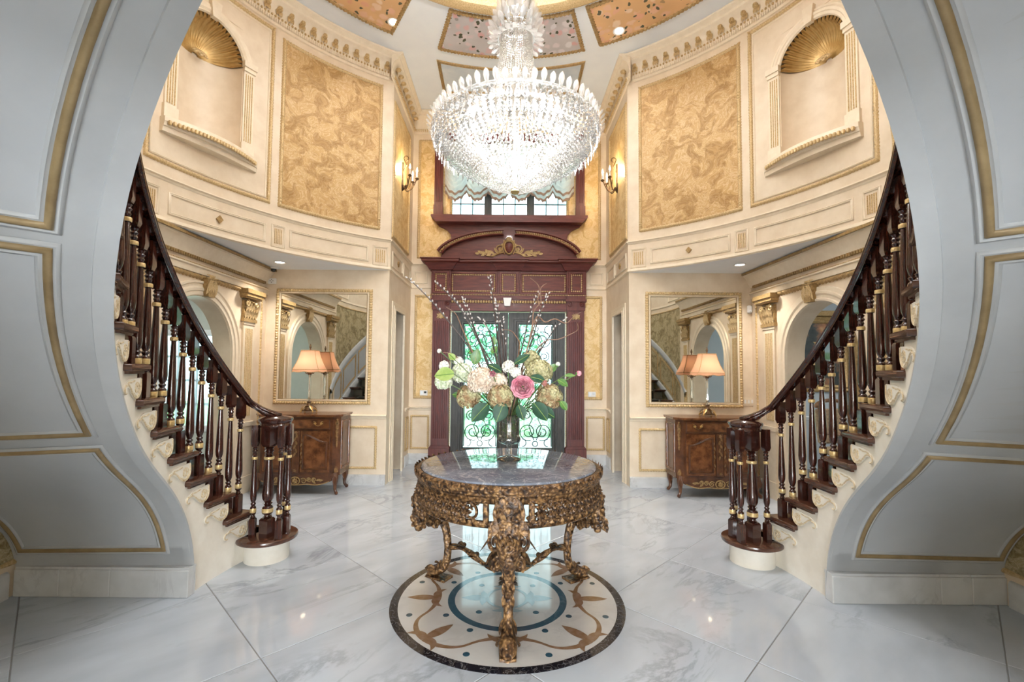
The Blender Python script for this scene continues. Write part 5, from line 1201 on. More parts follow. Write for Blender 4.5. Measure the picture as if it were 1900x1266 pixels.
for a in ((842, 694, 3.0, .125, .10, pi*1.02, 'leafl', 'big lime green veined leaf at the far left of the bouquet'), (844, 668, 3.04, .06, .045, 2.3, 'leafl', 'small lime leaf above the white blossoms at far left'),
          (905, 750, 2.96, .15, .105, -2.35, 'leafd', 'dark green leaf hanging left below the bouquet'), (935, 748, 2.93, .13, .10, -1.95, 'leafd', 'dark green leaf hanging left of centre over the rim'), (990, 748, 2.95, .14, .10, -.85, 'leafd', 'broad dark green leaf below the right hydrangea'),
          (1000, 758, 3.0, .12, .08, -.45, 'leafd', 'dark green leaf spreading right beneath the hydrangeas'), (962, 752, 2.95, .10, .07, -1.2, 'leafd', 'small dark green leaf just right of the vase mouth'), (985, 700, 3.0, .10, .06, -.2, 'leafd', 'dark green leaf right beside the pink peony'),
          (930, 690, 3.05, .10, .06, 2.6, 'leafd', 'dark green leaf between the blush hydrangea and white blossoms'), (955, 675, 3.12, .12, .055, .6, 'leafd', 'dark green leaf rising right of the white blossoms'), (880, 676, 3.18, .11, .075, 1.35, 'leafm', 'green leaf standing up behind the blush hydrangea'), (912, 655, 3.2, .06, .05, .9, 'leafm', 'green leaf on a twig left of the willow stems'),
          (870, 655, 3.2, .05, .04, .3, 'leafm', 'small green leaf on a twig at upper left'), (918, 640, 3.2, .06, .04, 1.7, 'leafm', 'small upright green leaf high among the willow stems'), (1020, 690, 3.1, .07, .05, .9, 'leafm', 'green leaf below the cream bud on the right'), (1035, 705, 3.06, .08, .05, -.5, 'leafm', 'green leaf under the long pink bud stem'),
          (1048, 697, 3.06, .07, .03, .05, 'leafm', 'narrow green leaf along the long pink bud stem'), (890, 760, 3.0, .08, .05, -1.2, 'leafd', 'small dark leaf tip pointing down at the left of the vase'), (1040, 745, 3.0, .07, .05, -.9, 'leafm', 'pointed green leaf under the right hydrangea'), (855, 735, 3.14, .06, .045, 2.9, 'leafm', 'green leaf peeping out left of the low left hydrangea')):
    leaf(*a)
def branch(pts, Y, label, m_='twig', buds=12, r0=.0042, curly=False, nm='willow_branch'):
    P = [at(px, py, Y+(i*.02)) for i, (px, py) in enumerate(pts)]; P = [V(p) for p in catmull([tuple(p) for p in P], 6)]
    sx, sy = slot(P[0]); P = P[:-5]; full = P+[MOUTH+V((sx, sy, .03)), MOUTH+V((sx*.85, sy*.85, -.10))]
    o_ = full[-1].copy(); full = [p-o_ for p in full]; n = len(full); mb = MB(); mb.tube(full, [.0022+r0*1.2*k/n for k in range(n)], 5)
    o = mb.build(nm, m_, loc=o_); tag(o, label, 'branch', 'twiggy branches in the vase')
    if buds:
        mb = MB(); L = len(P)
        for k in range(buds):
            t = (k+.5)/buds*.62; i = int(t*(L-1)); p = P[i]-o_; d = (P[i]-P[min(i+1, L-1)]).normalized(); s_ = V((random.choice((-1, 1)), random.uniform(-1, 1), .2)).normalized()
            m2 = Matrix.Translation(p+s_*.006) @ d.lerp(s_, .4).normalized().to_track_quat('Z', 'Y').to_matrix().to_4x4(); mb.lathe([(.0005, -.003), (.0045, 0), (.0056, .005), (.004, .011), (.0005, .015)], 6, m=m2)
        mb.build('catkins', 'catkin', o, kind='stuff')
    return o
B_ = [([(757, 516), (795, 553), (835, 600), (880, 660), (925, 745)], 'longest willow branch, reaching out to the far upper left', 14), ([(807, 524), (842, 556), (870, 600), (900, 660), (932, 745)], 'willow branch with many catkins left of the frieze', 16), ([(838, 550), (866, 585), (893, 640), (920, 690), (935, 745)], 'willow branch across the left door leaf, second from the left', 12), ([(860, 553), (874, 592), (895, 650), (925, 745)], 'willow branch over the left glass panel with grey catkins', 12),
      ([(890, 590), (903, 605), (915, 640), (936, 745)], 'short willow branch left of the door meeting line', 10), ([(908, 514), (913, 545), (921, 610), (930, 680), (938, 745)], 'tallest willow branch with white catkins at its tip, near the centre', 12), ([(921, 556), (925, 590), (933, 650), (940, 745)], 'upright willow branch just left of the centre', 12), ([(932, 590), (936, 630), (940, 690), (943, 745)], 'short straight willow branch at the centre', 9),
      ([(1000, 543), (984, 580), (970, 640), (955, 700), (946, 745)], 'willow branch rising to the right under the centre frieze panel', 14), ([(1017, 545), (1003, 578), (985, 640), (962, 700), (948, 745)], 'willow branch beside the right centre one, leaning further right', 14), ([(1048, 591), (1028, 612), (1000, 655), (965, 710), (950, 745)], 'willow branch with catkins leaning over the right door leaf', 10), ([(1015, 625), (1000, 650), (975, 690), (952, 745)], 'bare dark twig across the right glass panel', 0)]
for i, (p, lb, nb) in enumerate(B_): branch(p, 3.12+.03*(i % 3), lb, buds=nb)
for p, lb in (([(1078, 580), (1066, 586), (1050, 600), (1030, 592), (1012, 598), (1000, 590), (990, 610), (975, 660), (952, 745)], 'curly willow twig snaking right at door top height'), ([(1070, 598), (1072, 612), (1055, 622), (1035, 630), (1015, 632), (995, 650), (965, 700), (950, 745)], 'curly willow twig drooping over the right pilaster'), ([(984, 516), (1000, 532), (998, 560), (1005, 575), (990, 600), (978, 650), (955, 745)], 'curly willow twig forking upward across the right frieze panel'), ([(1014, 526), (1003, 536), (1003, 560), (990, 580), (985, 620), (955, 745)], 'curly willow twig with a hooked tip beside the right frieze panel'), ([(932, 612), (948, 614), (958, 625), (964, 640), (958, 680), (946, 745)], 'curly willow twig looping in front of the door meeting stiles'), ([(828, 570), (845, 582), (852, 596), (862, 620), (890, 680), (930, 745)], 'curly willow twig over the left pilaster edge'), ([(822, 654), (840, 657), (852, 668), (875, 700), (925, 750)], 'thin twig carrying the cream blossom at far left')):
    branch(p, 3.10, lb, 'curly', 0, .003, nm='curly_branch')
# ---------------------------------------------------------------- chandelier
CX_ = .022
ch = thing('chandelier', 'huge lit crystal basket chandelier hanging from the dome', 'chandelier', (CX_, CY, 2.74))
def lz(z): return z-2.74
def oct_(mb, p, r, h, d=(0, 0, 1)):      # faceted drop
    d = V(d).normalized(); x = d.orthogonal().normalized(); y = d.cross(x); p = V(p)
    mb.add([p+d*h, p+x*r, p+y*r, p-x*r, p-y*r, p-d*h], [(0, 1, 2), (0, 2, 3), (0, 3, 4), (0, 4, 1), (5, 2, 1), (5, 3, 2), (5, 4, 3), (5, 1, 4)])
def strands(name, prof, n, step, r, m_='crystal', jit=.2):
    mb = MB(); pr = catmull(prof, 6); L = [0]
    for a, b in zip(pr, pr[1:]): L.append(L[-1]+hypot(b[0]-a[0], b[1]-a[1]))
    for k in range(n):
        t = 2*pi*k/n; s_ = step/2; i = 0
        while s_ < L[-1]:
            while L[i+1] < s_: i += 1
            f_ = (s_-L[i])/(L[i+1]-L[i]+1e-9); R_ = pr[i][0]+(pr[i+1][0]-pr[i][0])*f_; z = pr[i][1]+(pr[i+1][1]-pr[i][1])*f_
            rr = min(r, max(.0035, pi*R_/n*1.05)); d = V(((pr[i+1][0]-pr[i][0])*cos(t), (pr[i+1][0]-pr[i][0])*sin(t), pr[i+1][1]-pr[i][1]))
            oct_(mb, (R_*cos(t), R_*sin(t), lz(z)), rr*random.uniform(1-jit, 1), step*.52, d); s_ += step
    o = mb.build(name, m_, ch, smooth=False, kind='stuff'); return o
strands('bowl_beads', [(.555, 3.16), (.545, 3.10), (.475, 3.01), (.34, 2.91), (.18, 2.815), (.03, 2.765)], 76, .023, .021)
strands('inner_tier_beads', [(.38, 3.20), (.40, 3.12), (.34, 3.02), (.22, 2.92)], 56, .032, .022)
strands('column_beads', [(.102, 3.96), (.108, 3.86), (.122, 3.70), (.145, 3.55), (.185, 3.40)], 50, .017, .0115, 'crystal3')
strands('upper_column_beads', [(.07, 4.55), (.085, 4.3), (.11, 4.10)], 36, .020, .011, 'crystal3')
strands('canopy_beads', [(.19, 3.42), (.32, 3.28), (.45, 3.22), (.55, 3.195)], 60, .026, .012, 'crystal2')
strands('rim_beads', [(.575, 3.205), (.582, 3.175), (.575, 3.145)], 110, .016, .011)
pd = MB(); pd.add([(0, 0, 0), (.015, 0, -.022), (0, .009, -.022), (-.015, 0, -.022), (0, -.009, -.022), (0, 0, -.075)], [(0, 1, 2), (0, 2, 3), (0, 3, 4), (0, 4, 1), (5, 2, 1), (5, 3, 2), (5, 4, 3), (5, 1, 4)])
pd0 = None
for R_, z, n in ((.588, 3.175, 76), (.572, 3.115, 72), (.535, 3.055, 66)):
    for k in range(n):
        t = 2*pi*(k+.5)/n; p = (R_*cos(t), R_*sin(t), lz(z))
        if pd0 is None: pd0 = pd.build('prism_drop', 'crystal', ch, smooth=False, loc=p, rz=t+pi/2)
        else: dup(pd0, ch, p, t+pi/2)
lf = MB()
for sg in (-1, 1):
    lf.add([(0, 0, 0), (.010, sg*.006, .02), (.019, sg*.008, .055), (.016, sg*.006, .078), (0, sg*.004, .096), (-.016, sg*.006, .078), (-.019, sg*.008, .055), (-.010, sg*.006, .02), (0, sg*.012, .055)], [(8, i, i+1) for i in range(7)]+[(8, 7, 0)])
l0 = None
for R_, z, n, tilt, sc in ((.562, 3.196, 62, .20, .92), (.592, 3.175, 70, .75, .5), (.125, 3.86, 22, 1.9, .9), (.14, 3.885, 22, .75, 1.0), (.125, 3.95, 20, .55, 1.05), (.115, 4.02, 18, .35, 1.0)):
    for k in range(n):
        t = 2*pi*(k+.25)/n
        if l0 is None: l0 = lf.build('crystal_leaf', 'crystal2', ch, smooth=False); o = l0
        else: o = dup(l0, ch)
        o.location = (R_*cos(t), R_*sin(t), lz(z)); o.rotation_euler = (-tilt, 0, t-pi/2); o.scale = (sc, sc, sc*random.uniform(.92, 1.1))
for R_, z, r in ((.575, 3.195, .010), (.40, 3.10, .006), (.13, 3.87, .010), (.11, 4.02, .010), (.29, 2.90, .005)):
    mb = MB(); mb.tube([(R_*cos(t), R_*sin(t), 0) for t in dense(0, 2*pi, 60)[:-1]], r, 6, True); mb.build('ring', 'crystal2', ch, loc=(0, 0, lz(z)))
mb = MB(); mb.lathe([(.001, 0), (.02, .004), (.032, .016), (.026, .03), (.012, .038), (.012, .05)], 16); mb.build('bottom_finial', 'chain', ch)
mb = MB(); mb.lathe([(.014, lz(2.8)), (.014, lz(4.7))], 8); mb.build('centre_rod', 'crystal2', ch)
mb = MB()
for k in range(34):
    z = lz(4.68)+k*.075; t = pi/2*(k % 2); mb.tube([(.022*cos(a)*cos(t), .022*cos(a)*sin(t), z+.05*sin(a)) for a in dense(0, 2*pi, 12)[:-1]], .007, 5, True)
mb.build('chain', 'chain', ch, kind='stuff')
bb = None; bm = MB().lathe([(.001, 0), (.012, .004), (.017, .02), (.014, .038), (.004, .056), (.001, .058)], 10)
for R_, z, n in ((.33, 3.10, 12), (.22, 2.97, 8), (.10, 2.88, 4)):
    for k in range(n):
        t = 2*pi*k/n; p = (R_*cos(t), R_*sin(t), lz(z))
        if bb is None: bb = bm.build('bulb', 'bulb', ch, loc=p)
        else: dup(bb, ch, p)
for k in range(6): light('chandelier_light', 'POINT', (.28*cos(k*pi/3), .28*sin(k*pi/3), lz(3.17)), 24, (1, .965, .91), .06, parent=ch)
light('chandelier_light', 'POINT', (0, 0, lz(2.93)), 8, (1, .965, .91), .06, parent=ch)
light('added_ceiling_uplight', 'POINT', (0, 0, lz(4.85)), 110, (1, .97, .93), .08, parent=ch)  # unseen uplight added high on the rod to brighten ceiling and upper walls
# ---------------------------------------------------------------- commodes, lamps, wall mirrors
def commode(sd):
    W, D, H = .50, .40, .95
    o = thing('commode', 'carved walnut commode with gilt apron under the %s wall mirror' % sides[sd], 'cabinet', (sd*2.53, 5.72, 0), group='pair of walnut commodes')
    y0, y1 = -.20, .20
    mb = MB(); pts = [(-W-.03, y1), (-W-.03, y0+.06), (-W+.05, y0-.035), (W-.05, y0-.035), (W+.03, y0+.06), (W+.03, y1)]
    for z0, z1, e in ((H-.028, H-.014, -.012), (H-.014, H, 0)): mb.prism([(x-(e if x < 0 else -e)*0, y) for x, y in pts], lambda u, v, d: V((u*(1+e), v+(e if v < 0 else 0)*-.5, d)), z0, z1)
    mb.build('top', 'walnut', o, ang=20)
    body = [(-W, y1), (-W, y0+.07), (-W+.07, y0), (W-.07, y0), (W, y0+.07), (W, y1)]
    MB().prism(body, lambda u, v, d: V((u, v, d)), .22, H-.028).build('body', 'walnutd', o, smooth=False)
    fr_ = lambda u, v: (V((u, y0, v)), V((0, -1, 0)))
    MB().bbox(-W+.10, W-.10, y0-.012, y0, .775, .90, .003).build('drawer', 'walnut', o, smooth=False); dr = o.children[-1]
    mb = MB(); p, q = outline(fr_, -W+.105, W-.105, .78, .895, 1); mb.sweep([a+V((0, -.012, 0)) for a in p], q, FLAT(.014, .008), True); mb.build('drawer_bead', 'walnutd', dr, ang=20)
    for i in (-1, 1):
        mb = MB(); f = lambda u, v, d: V((i*.26+u, y0-.013-d, .84+v))
        for j in (-1, 1): rosette(mb, f, (j*.035, .006), .018, .012, 5); mb.tube([f(j*.035+q[0]*j, .01+q[1], .006) for q in spiral((.012, 0), .02, 1, 1, 1, 10)], .004, 5)
        mb.tube([f(x, -.012-.010*cos(x*60), .012) for x in dense(-.035, .035, 10)], .004, 5); mb.build('handle', 'brass', dr)
    for i in (-1, 1):                               # arched doors with a carved centre stile
        xa, xb = sorted((i*.05, i*(W-.10))); d_ = MB().bbox(xa, xb, y0-.010, y0, .265, .755, .003).build('door', 'walnut', o, smooth=False)
        t_ = [(xa+.035, .305), (xb-.035, .305)]; hi, lo_ = (xa+.035, xb-.035) if i > 0 else (xb-.035, xa+.035)
        top_ = [(lo_, .62)]+[(lo_+(hi-lo_)*s_, .62+.09*(.5-.5*cos(pi*s_))) for s_ in dense(.15, .9, 8)]+[(hi, .71)]
        if i > 0: poly = t_+top_
        else: poly = [t_[0]]+[t_[1]]+top_[::-1]
        if i < 0: poly = [(xa+.035, .305), (xb-.035, .305)]+top_[::-1]
        mb = MB(); mb.sweep([V((u, y0-.010, v)) for u, v in poly], (0, -1, 0), FLAT(.022, .012), True); mb.build('door_moulding', 'walnutd', d_, ang=20)
        mb = MB(); f = lambda u, v, d: V((i*.068+u, y0-.012-d, v)); 
        for k in range(7): leafmesh(mb, f(0, .66-.05*k, 0), (i*.3*(-1)**k, 0, -1), (0, -1, 0), .05, .018, -.1, 3)
        mb.build('carved_drop', 'goldwood', d_)
    st_ = MB().bbox(-.042, .042, y0-.02, y0, .25, .76, .006).build('centre_stile', 'walnutd', o, smooth=False)
    mb = MB(); f = lambda u, v, d: V((u, y0-.022-d, v))
    for k in range(6): leafmesh(mb, f(0, .73-.045*k, 0), (.35*(-1)**k, 0, -1), (0, -1, 0), .06, .026, -.15, 3)
    rosette(mb, f, (0, .735), .022, .012, 5); mb.build('carved_drop', 'goldwood', st_); mb = MB(); rosette(mb, f, (0, .29), .022, .012, 5); mb.build('rosette', 'goldwood', st_)
    for i in (-1, 1):                               # side panels, canted corner carving
        sp = lambda u, v: (V((i*W, u, v)), V((i, 0, 0))); mb = MB(); p, q = outline(sp, -.10, .16, .30, .86, 1); mb.sweep(p, q, FLAT(.03, .014), True); mb.build('side_panel', 'walnut', o, ang=20)
        mb = MB(); c0 = V((i*(W-.035), y0+.032, 0)); n_ = V((i, -1, 0)).normalized()
        for k in range(6): leafmesh(mb, c0+V((0, 0, .88-.05*k))+n_*.004, (0, 0, -1), n_, .075, .05-.005*k, -.12, 4)
        mb.tube([c0+n_*(.012+q[0])+V((0, 0, .86+q[1])) for q in spiral((0, 0), .03, 1.3, pi/2, 1, 14)], .012, 6); mb.build('corner_carving', 'goldwood', o); mb = MB(); leafmesh(mb, c0+V((0, 0, .33)), (0, 0, -1), n_, .10, .05, -.2, 4); mb.build('corner_leaf', 'goldwood', o)
    # apron with gilt carving
    ap_ = [(-W+.06, .235), (W-.06, .235), (W-.07, .165)]+[(W-.07-(2*W-.14)*t, .165-.055*sin(pi*t)**2-.035*max(0, sin(3*pi*t))) for t in dense(.03, .97, 24)]+[(-W+.07, .165)]
    a_ = MB().prism(ap_, lambda u, v, d: V((u, y0-d, v)), -.02, .006).build('apron', 'walnutd', o, smooth=False)
    mb = MB(); f = lambda u, v, d: V((u, y0-.008-d, v)); mb.tube([f(u, v+.006, 0) for u, v in ap_[3:-1]], .006, 5); rosette(mb, f, (0, .165), .038, .02, 7)
    mb.tube([f(.055*cos(t), .165+.045*sin(t), .006) for t in dense(0, 2*pi, 20)[:-1]], .007, 5, True)
    for i in (-1, 1):
        for x, y, r_, tt in ((.10, .165, .036, 1.5), (.165, .175, .03, 1.4), (.225, .18, .026, 1.3)): mb.tube([f(i*(x+q[0]), y+q[1], .005) for q in spiral((0, 0), r_, tt, pi*.8, -1, 16)], .006, 5)
        for x, a2 in ((.13, .4), (.19, .6), (.25, .3), (.28, .15), (.20, -.6)): leafmesh(mb, f(i*x, .17, .003), (i*cos(a2), 0, sin(a2)), (0, -1, 0), .06, .026, -.1, 3)
    mb.build('gilt_carving', 'gold', a_)
    for i in (-1, 1):
        for yy, fr2 in ((y0+.035, 1), (y1-.04, 0)):
            mb = MB(); q = catmull([(i*(W-.05), yy, .25), (i*(W-.035), yy-.012*fr2, .18), (i*(W-.04), yy-.004, .11), (i*(W-.035), yy-.010, .055), (i*(W-.012), yy-.030*fr2, .02)], 4); mb.tube(q, [.048-.030*min(1, k/10) for k in range(len(q))], 8)
            blob(mb, (i*(W-.012), yy-.03*fr2, .022), .022, seg=8); leafmesh(mb, (i*(W-.03), yy-.045, .22), (0, 0, -1), (0, -1, 0), .10, .05, -.1, 4); mb.build('leg', 'walnutd', o)
    return o
def lamp(sd):
    o = thing('table_lamp', 'lit crystal column table lamp with apricot silk shade on the %s commode' % sides[sd], 'lamp', (sd*2.495, 5.75, .95), group='pair of apricot table lamps')
    mb = MB(); mb.bbox(-.075, .075, -.06, .06, .022, .036, .004); mb.lathe([(.06, .036), (.045, .055), (.03, .075), (.035, .085), (.024, .10), (.018, .125), (.03, .135), (.02, .145)], 16)
    bs = mb.build('base', 'antiqueiron', o)
    mb = MB()
    for i in (-1, 1):
        for j in (-1, 1):
            mb.tube([V((i*(.05+.03*t), j*(.04+.025*t), .05-.05*t+.012*sin(pi*t))) for t in dense(0, .9, 8)], [.010, .010, .009, .009, .008, .009, .010, .012, .011], 6)
            leafmesh(mb, (i*.03, j*.03, .09), (i, j, -1), (i, j, 1), .08, .04, .1, 4)
    mb.build('scroll_foot', 'brass', bs)
    mb = MB(); mb.lathe([(.019, .145), (.021, .17), (.016, .18), (.024, .20), (.020, .28), (.025, .36), (.021, .44), (.016, .455), (.022, .47), (.018, .475)], 8); mb.build('crystal_column', 'clear', o, smooth=False)
    mb = MB(); mb.lathe([(.006, .14), (.006, .49)], 8); mb.lathe([(.02, .475), (.03, .485), (.018, .50), (.026, .515), (.010, .53), (.010, .56)], 14)
    for i in range(4): a = i*pi/2; mb.tube([V(((.02+.03*q[0])*cos(a), (.02+.03*q[0])*sin(a), .50+.03*q[1])) for q in spiral((.6, 0), .6, 1.1, pi/2, -1, 12)], .005, 5)
    mb.build('capital', 'antiqueiron', o)
    n = 48; g = []
    def sq(a, r): c = max(abs(cos(a)), abs(sin(a))); return r*(.55+.45/c**.9*.92)
    for r, z in ((.108, .775), (.112, .76), (.128, .70), (.155, .63), (.195, .555), (.205, .54)):
        g.append([V((sq(2*pi*k/n, r)*cos(2*pi*k/n), .8*sq(2*pi*k/n, r)*sin(2*pi*k/n), z)) for k in range(n+1)])
    g.append([V((sq(2*pi*k/n, .207)*cos(2*pi*k/n), .8*sq(2*pi*k/n, .207)*sin(2*pi*k/n), .518-.012*abs(sin(2*pi*k/n*4)))) for k in range(n+1)])
    mb = MB(); mb.grid(g); sh = mb.build('shade', 'lampshade', o)
    mb = MB(); mb.tube([p+V((0, 0, .002)) for p in g[0][:-1]], .006, 5, True); mb.tube(g[5][:-1], .005, 5, True); mb.tube(g[6][:-1], .004, 5, True)
    for k in range(6, n, 12): mb.tube([r_[k]*1.0 for r_ in g[:6]], .0045, 5)
    mb.build('shade_trim', 'shadetrim', sh)
    mb = MB(); mb.lathe([(.004, .77), (.012, .785), (.006, .80), (.014, .82), (.010, .84), (.003, .862)], 10); mb.lathe([(.004, .53), (.004, .78)], 6); mb.build('finial', 'antiqueiron', o)
    MB().lathe([(.001, .56), (.02, .575), (.026, .60), (.018, .635), (.001, .65)], 12).build('bulb', 'flame', o)
    light('lamp_light', 'POINT', (0, 0, .61), 6.5, (1, .84, .68), .03, parent=o)
def mirror(sd):
    x0, x1 = sorted((sd*1.80, sd*3.07)); xc = (x0+x1)/2; w2 = (x1-x0)/2; z0, z1 = 1.035, 2.555
    o = thing('wall_mirror', 'large gilt rope framed wall mirror above the %s commode' % sides[sd], 'mirror', (xc, YM, z0), group='pair of gilt wall mirrors')
    pl = lambda u, v: (V((u, 0, v)), V((0, -1, 0))); h_ = z1-z0
    MB().box(-w2+.04, w2-.04, -.010, -.004, .04, h_-.04).build('mirror_glass', 'mirror', o, smooth=False)
    frame('rope_frame', pl, -w2+.022, w2-.022, .022, h_-.022, 'gilt', o, .045, True)
    frame('inner_frame', pl, -w2+.054, w2-.054, .054, h_-.054, 'cream2', o, .026, d=.022); frame('inner_fillet', pl, -w2+.070, w2-.070, .070, h_-.070, 'gold', o, .008, d=.014)
for sd in (-1, 1): commode(sd); lamp(sd); mirror(sd)
# ---------------------------------------------------------------- sconces
for sd in (-1, 1):
    o = thing('wall_sconce', 'scrolled bronze candle sconce on the %s vestibule wall beside the window' % sides[sd], 'wall light', (sd*XC, 6.58, 4.20), group='pair of candle sconces')
    f = lambda out, y, z: V((-sd*out, y, z))
    mb = MB(); mb.lathe([(.045, 0), (.04, .012), (.02, .02), (.001, .024)], 16, m=Matrix.Diagonal((1, 1, 2.2, 1)) @ Matrix.Rotation(-sd*pi/2, 4, 'Y')); mb.tube([f(.015, 0, z) for z in dense(-.08, .34, 10)], .012, 6); mb.build('backplate', 'antiqueiron', o)
    mb = MB(); mb.tube([f(.02+.05*sin(t*2.4), .0, .20+.16*t+.03*sin(5*t)) for t in dense(0, 1, 14)]+[f(.06+.035*cos(a), 0, .40+.035*sin(a)) for a in dense(pi, -1.5, 12)], .007, 5)
    mb.build('scroll', 'antiqueiron', o); mb = MB()
    for k in range(7): leafmesh(mb, f(.03, 0, -.04), (-sd*random.uniform(.1, 1), random.uniform(-1, 1), random.uniform(-.6, .5)), (-sd, 0, .3), .09, .035, .3, 4)
    mb.build('leaf_spray', 'antiqueiron', o)
    for y, out in ((-.10, .14), (.02, .22), (.14, .13)):
        mb = MB(); q = [f(.02+(out-.02)*t, y*t, .02-.10*sin(pi*t)+.10*t**3) for t in dense(0, 1, 12)]; mb.tube(q, .008, 6); mb.tube([f(out*.75+.05*q_[0]*10*.1, y*.8+.0, .03+q_[1]) for q_ in spiral((0, 0), .06, 1.4, -pi/2, 1, 18)], .006, 5)
        mb.lathe([(.006, .08), (.026, .10), (.030, .105), (.012, .112), (.014, .12)], 12, f(out, y, 0)); ar_ = mb.build('arm', 'antiqueiron', o)
        mb = MB(); mb.lathe([(.011, .118), (.011, .20)], 10, f(out, y, 0)); mb.build('candle', 'plastic', ar_); mb = MB(); mb.lathe([(.001, .20), (.011, .21), (.014, .228), (.006, .255), (.001, .275)], 10, f(out, y, 0)); mb.build('flame_bulb', 'flame', ar_)
    light('sconce_light', 'POINT', f(.15, 0, .25), 13, (1, .78, .5), .05, parent=o)
# ---------------------------------------------------------------- small fittings
def downl(p, label, e, grp):
    o = thing('recessed_light', label, 'ceiling light', p, group=grp); MB().lathe([(.065, 0), (.075, -.006), (.068, -.010), (.052, -.004)], 24, caps=False).build('trim_ring', 'plastic', o); MB().lathe([(.001, -.003), (.052, -.003)], 20, caps=False).build('lens', 'downlight', o)
    l = light('downlight_beam', 'SPOT', (0, 0, -.02), e, (1, .92, .82), .05, parent=o); l.data.spot_size = rad(120); l.data.spot_blend = .8
downl((-1.43, 5.35, ZC-.009), 'recessed downlight in the golden floral ceiling panel to the left of the chandelier', 26, 'lights in the painted ceiling')
downl((1.33, 5.46, ZC-.009), 'recessed downlight in the golden floral ceiling panel to the right of the chandelier', 26, 'lights in the painted ceiling')
downl((-2.83, 5.58, ZS), 'recessed downlight in the low ceiling over the left mirror', 75, 'lights in the low ceilings')
downl((2.80, 5.50, ZS), 'recessed downlight in the low ceiling over the right mirror', 75, 'lights in the low ceilings')
for sd in (-1, 1):                                  # further cans of the same ring, outside the frame
    for k in (2, 3):
        a = rad(44*k+3); l = light('ceiling_can', 'SPOT', (sd*2.6*sin(a), CY+2.6*cos(a), ZC-.03), 26, (1, .92, .82), .06); l.data.spot_size = rad(120); l.data.spot_blend = .8
o = thing('security_camera', 'small dome security camera on the low ceiling at the left corner', 'camera', (-3.06, 5.88, ZS)); MB().lathe([(.055, 0), (.055, -.012), (.04, -.022)], 20).build('mount', 'plastic', o); MB().lathe([(.036, -.018), (.033, -.04), (.02, -.055), (.001, -.06)], 16).build('dome', 'dark', o)
o = thing('alarm_speaker', 'white square wall device beside the top corner of the left mirror', 'alarm', (-3.125, YM, 2.65)); MB().bbox(-.052, .052, -.035, 0, -.037, .037, .006).build('case', 'plastic', o, smooth=False)
for k in range(4): MB().box(-.006, .006, -.037, -.034, -.004, .004, Matrix.Translation((.018*cos(k*pi/2), 0, .018*sin(k*pi/2)))).build('grille_slot', 'dark', o, smooth=False)
o = thing('motion_sensor', 'white rounded sensor on the wall beside the right mirror', 'sensor', (3.165, YM, 2.33)); MB().bbox(-.03, .03, -.045, 0, -.055, .055, .014).build('case', 'plastic', o); MB().bbox(-.016, .016, -.05, -.04, -.035, -.01, .004).build('lens', 'ceil', o)
o = thing('light_switch', 'cream four gang light switch right of the right mirror', 'switch', (3.14, YM, 1.12)); MB().bbox(-.075, .075, -.008, 0, -.055, .055, .003).build('plate', 'cream2', o, smooth=False)
for k in range(3): MB().bbox(-.012, .012, -.013, -.007, -.024, .024, .002, Matrix.Translation((-.045+.045*k, 0, 0))).build('rocker', 'plastic', o, smooth=False)
for sd in (-1, 1):
    o = thing('keypad', 'white wall keypad at the foot of the %s damask panel by the front door' % sides[sd], 'keypad', (sd*1.345, YB-.012, 1.13)); MB().bbox(-.062, .062, -.02, 0, -.042, .042, .005).build('case', 'plastic', o, smooth=False)
    MB().bbox(.005, .045, -.022, -.018, -.005, .025, .002).build('screen', 'dark' if sd < 0 else 'skyp', o, smooth=False)
    MB().box(-.045, -.012, -.0215, -.018, -.024, .024).build('button_pad', 'ceil', o, smooth=False)
o = thing('floor_register', 'dark metal floor register behind the left edge of the table', 'vent', (-1.03, 5.36, 0)); MB().box(-.07, .20, -.06, .06, 0, .006).build('frame', 'iron', o, smooth=False)
for k in range(7): MB().box(-.055, .185, -.05+.015*k, -.044+.015*k, .004, .009).build('slat', 'antiqueiron', o, smooth=False)
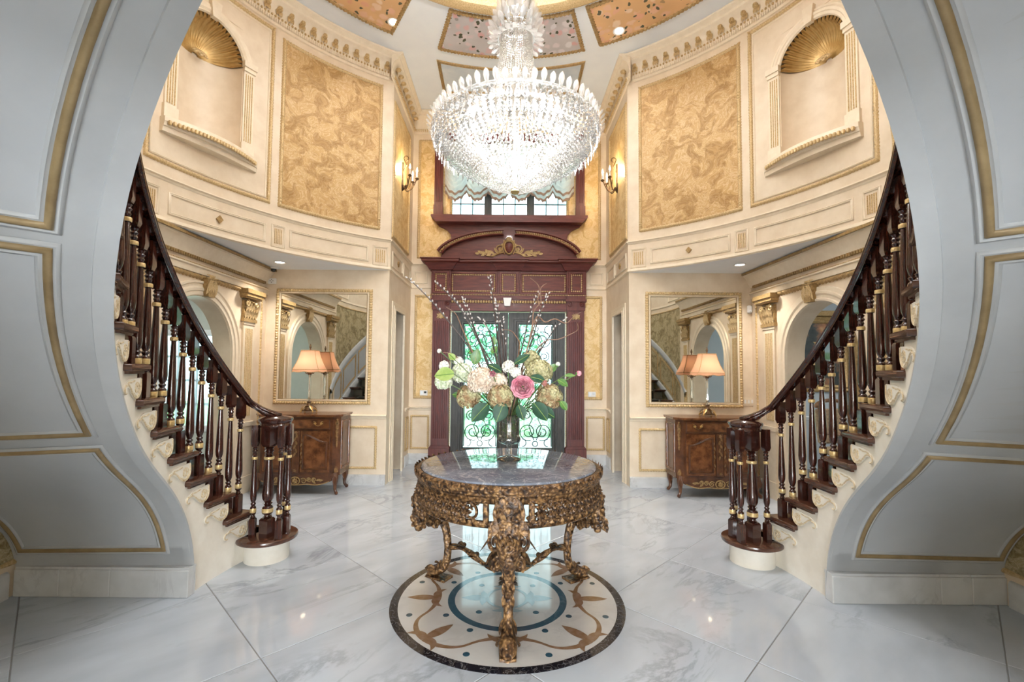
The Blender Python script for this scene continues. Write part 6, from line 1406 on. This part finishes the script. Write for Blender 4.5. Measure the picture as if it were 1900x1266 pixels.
# ---------------------------------------------------------------- right room: framed picture and chair
o = thing('framed_picture', 'dark still life in heavy gilt frame seen through the right arch', 'picture', (4.92, 7.2, 1.3)); pw = lambda u, v: (V((u, 0, v)), V((0, -1, 0)))
mb = MB(); mb.grid([[V((u, -.012, v)) for v in (0, 1.0)] for u in (-.36, .36)], [[(u, v) for v in (0, 1)] for u in (0, .7)]); mb.build('canvas', 'canvas', o); frame('gilt_frame', pw, -.40, .40, -.04, 1.04, 'gold', o, .12, d=.06)
mb = MB(); mb.lathe([(.03, .25), (.06, .28), (.10, .42), (.12, .52), (.05, .62), (.04, .66), (.07, .69)], 20, m=Matrix.Translation((-.05, -.014, 0)) @ Matrix.Diagonal((1, .05, 1, 1))); mb.build('painted_urn', 'drape', o)
mb = MB(); mb.box(-.46, .46, -.07, -.002, 1.10, 1.18); mb.build('crest_rail', 'gold', o, smooth=False)
o = thing('armchair', 'carved wooden armchair with patterned back standing beyond the right arch', 'chair', (4.62, 6.1, 0), rz=.25)
for i in (-1, 1):
    for y, hh in ((-.24, .44), (.24, 1.08)): mb = MB(); mb.tube([(i*.27, y, 0), (i*.26, y-.01, .2), (i*.27, y, .44)]+([(i*.25, y+.08, 1.05)] if hh > 1 else []), [.018, .022, .028]+([.02] if hh > 1 else []), 8); mb.build('leg', 'chairwood', o)
    mb = MB(); mb.tube([(i*.27, .27, .68), (i*.29, 0, .70), (i*.28, -.22, .66), (i*.27, -.24, .44)], .02, 8); mb.build('armrest', 'chairwood', o)
MB().bbox(-.29, .29, -.27, .27, .40, .50, .02).build('seat', 'chairfab', o); mb = MB(); mb.bbox(-.24, .24, .24, .31, .56, 1.04, .02, Matrix.Rotation(-.12, 4, 'X')); mb.build('backrest', 'chairfab', o)
mb = MB(); mb.tube([(.27*cos(t), .36, 1.02+.10*sin(t)) for t in dense(0, pi, 14)], .026, 8); mb.build('crest_rail', 'chairwood', o)
for sd, x in ((1, 5.42), (1, 6.45)):
    g = [[(x+.20*(i/30)-.10, 7.10-.03*sin(i*1.5), z) for z in (.02, 1.2, 2.3)] for i in range(31)]; mb = MB(); mb.grid(g); tag(mb.build('window_drape', 'drape'), 'gold drapery hanging at the %s side of the window beyond the right arch' % ('near' if x < 6 else 'far'), 'curtain')
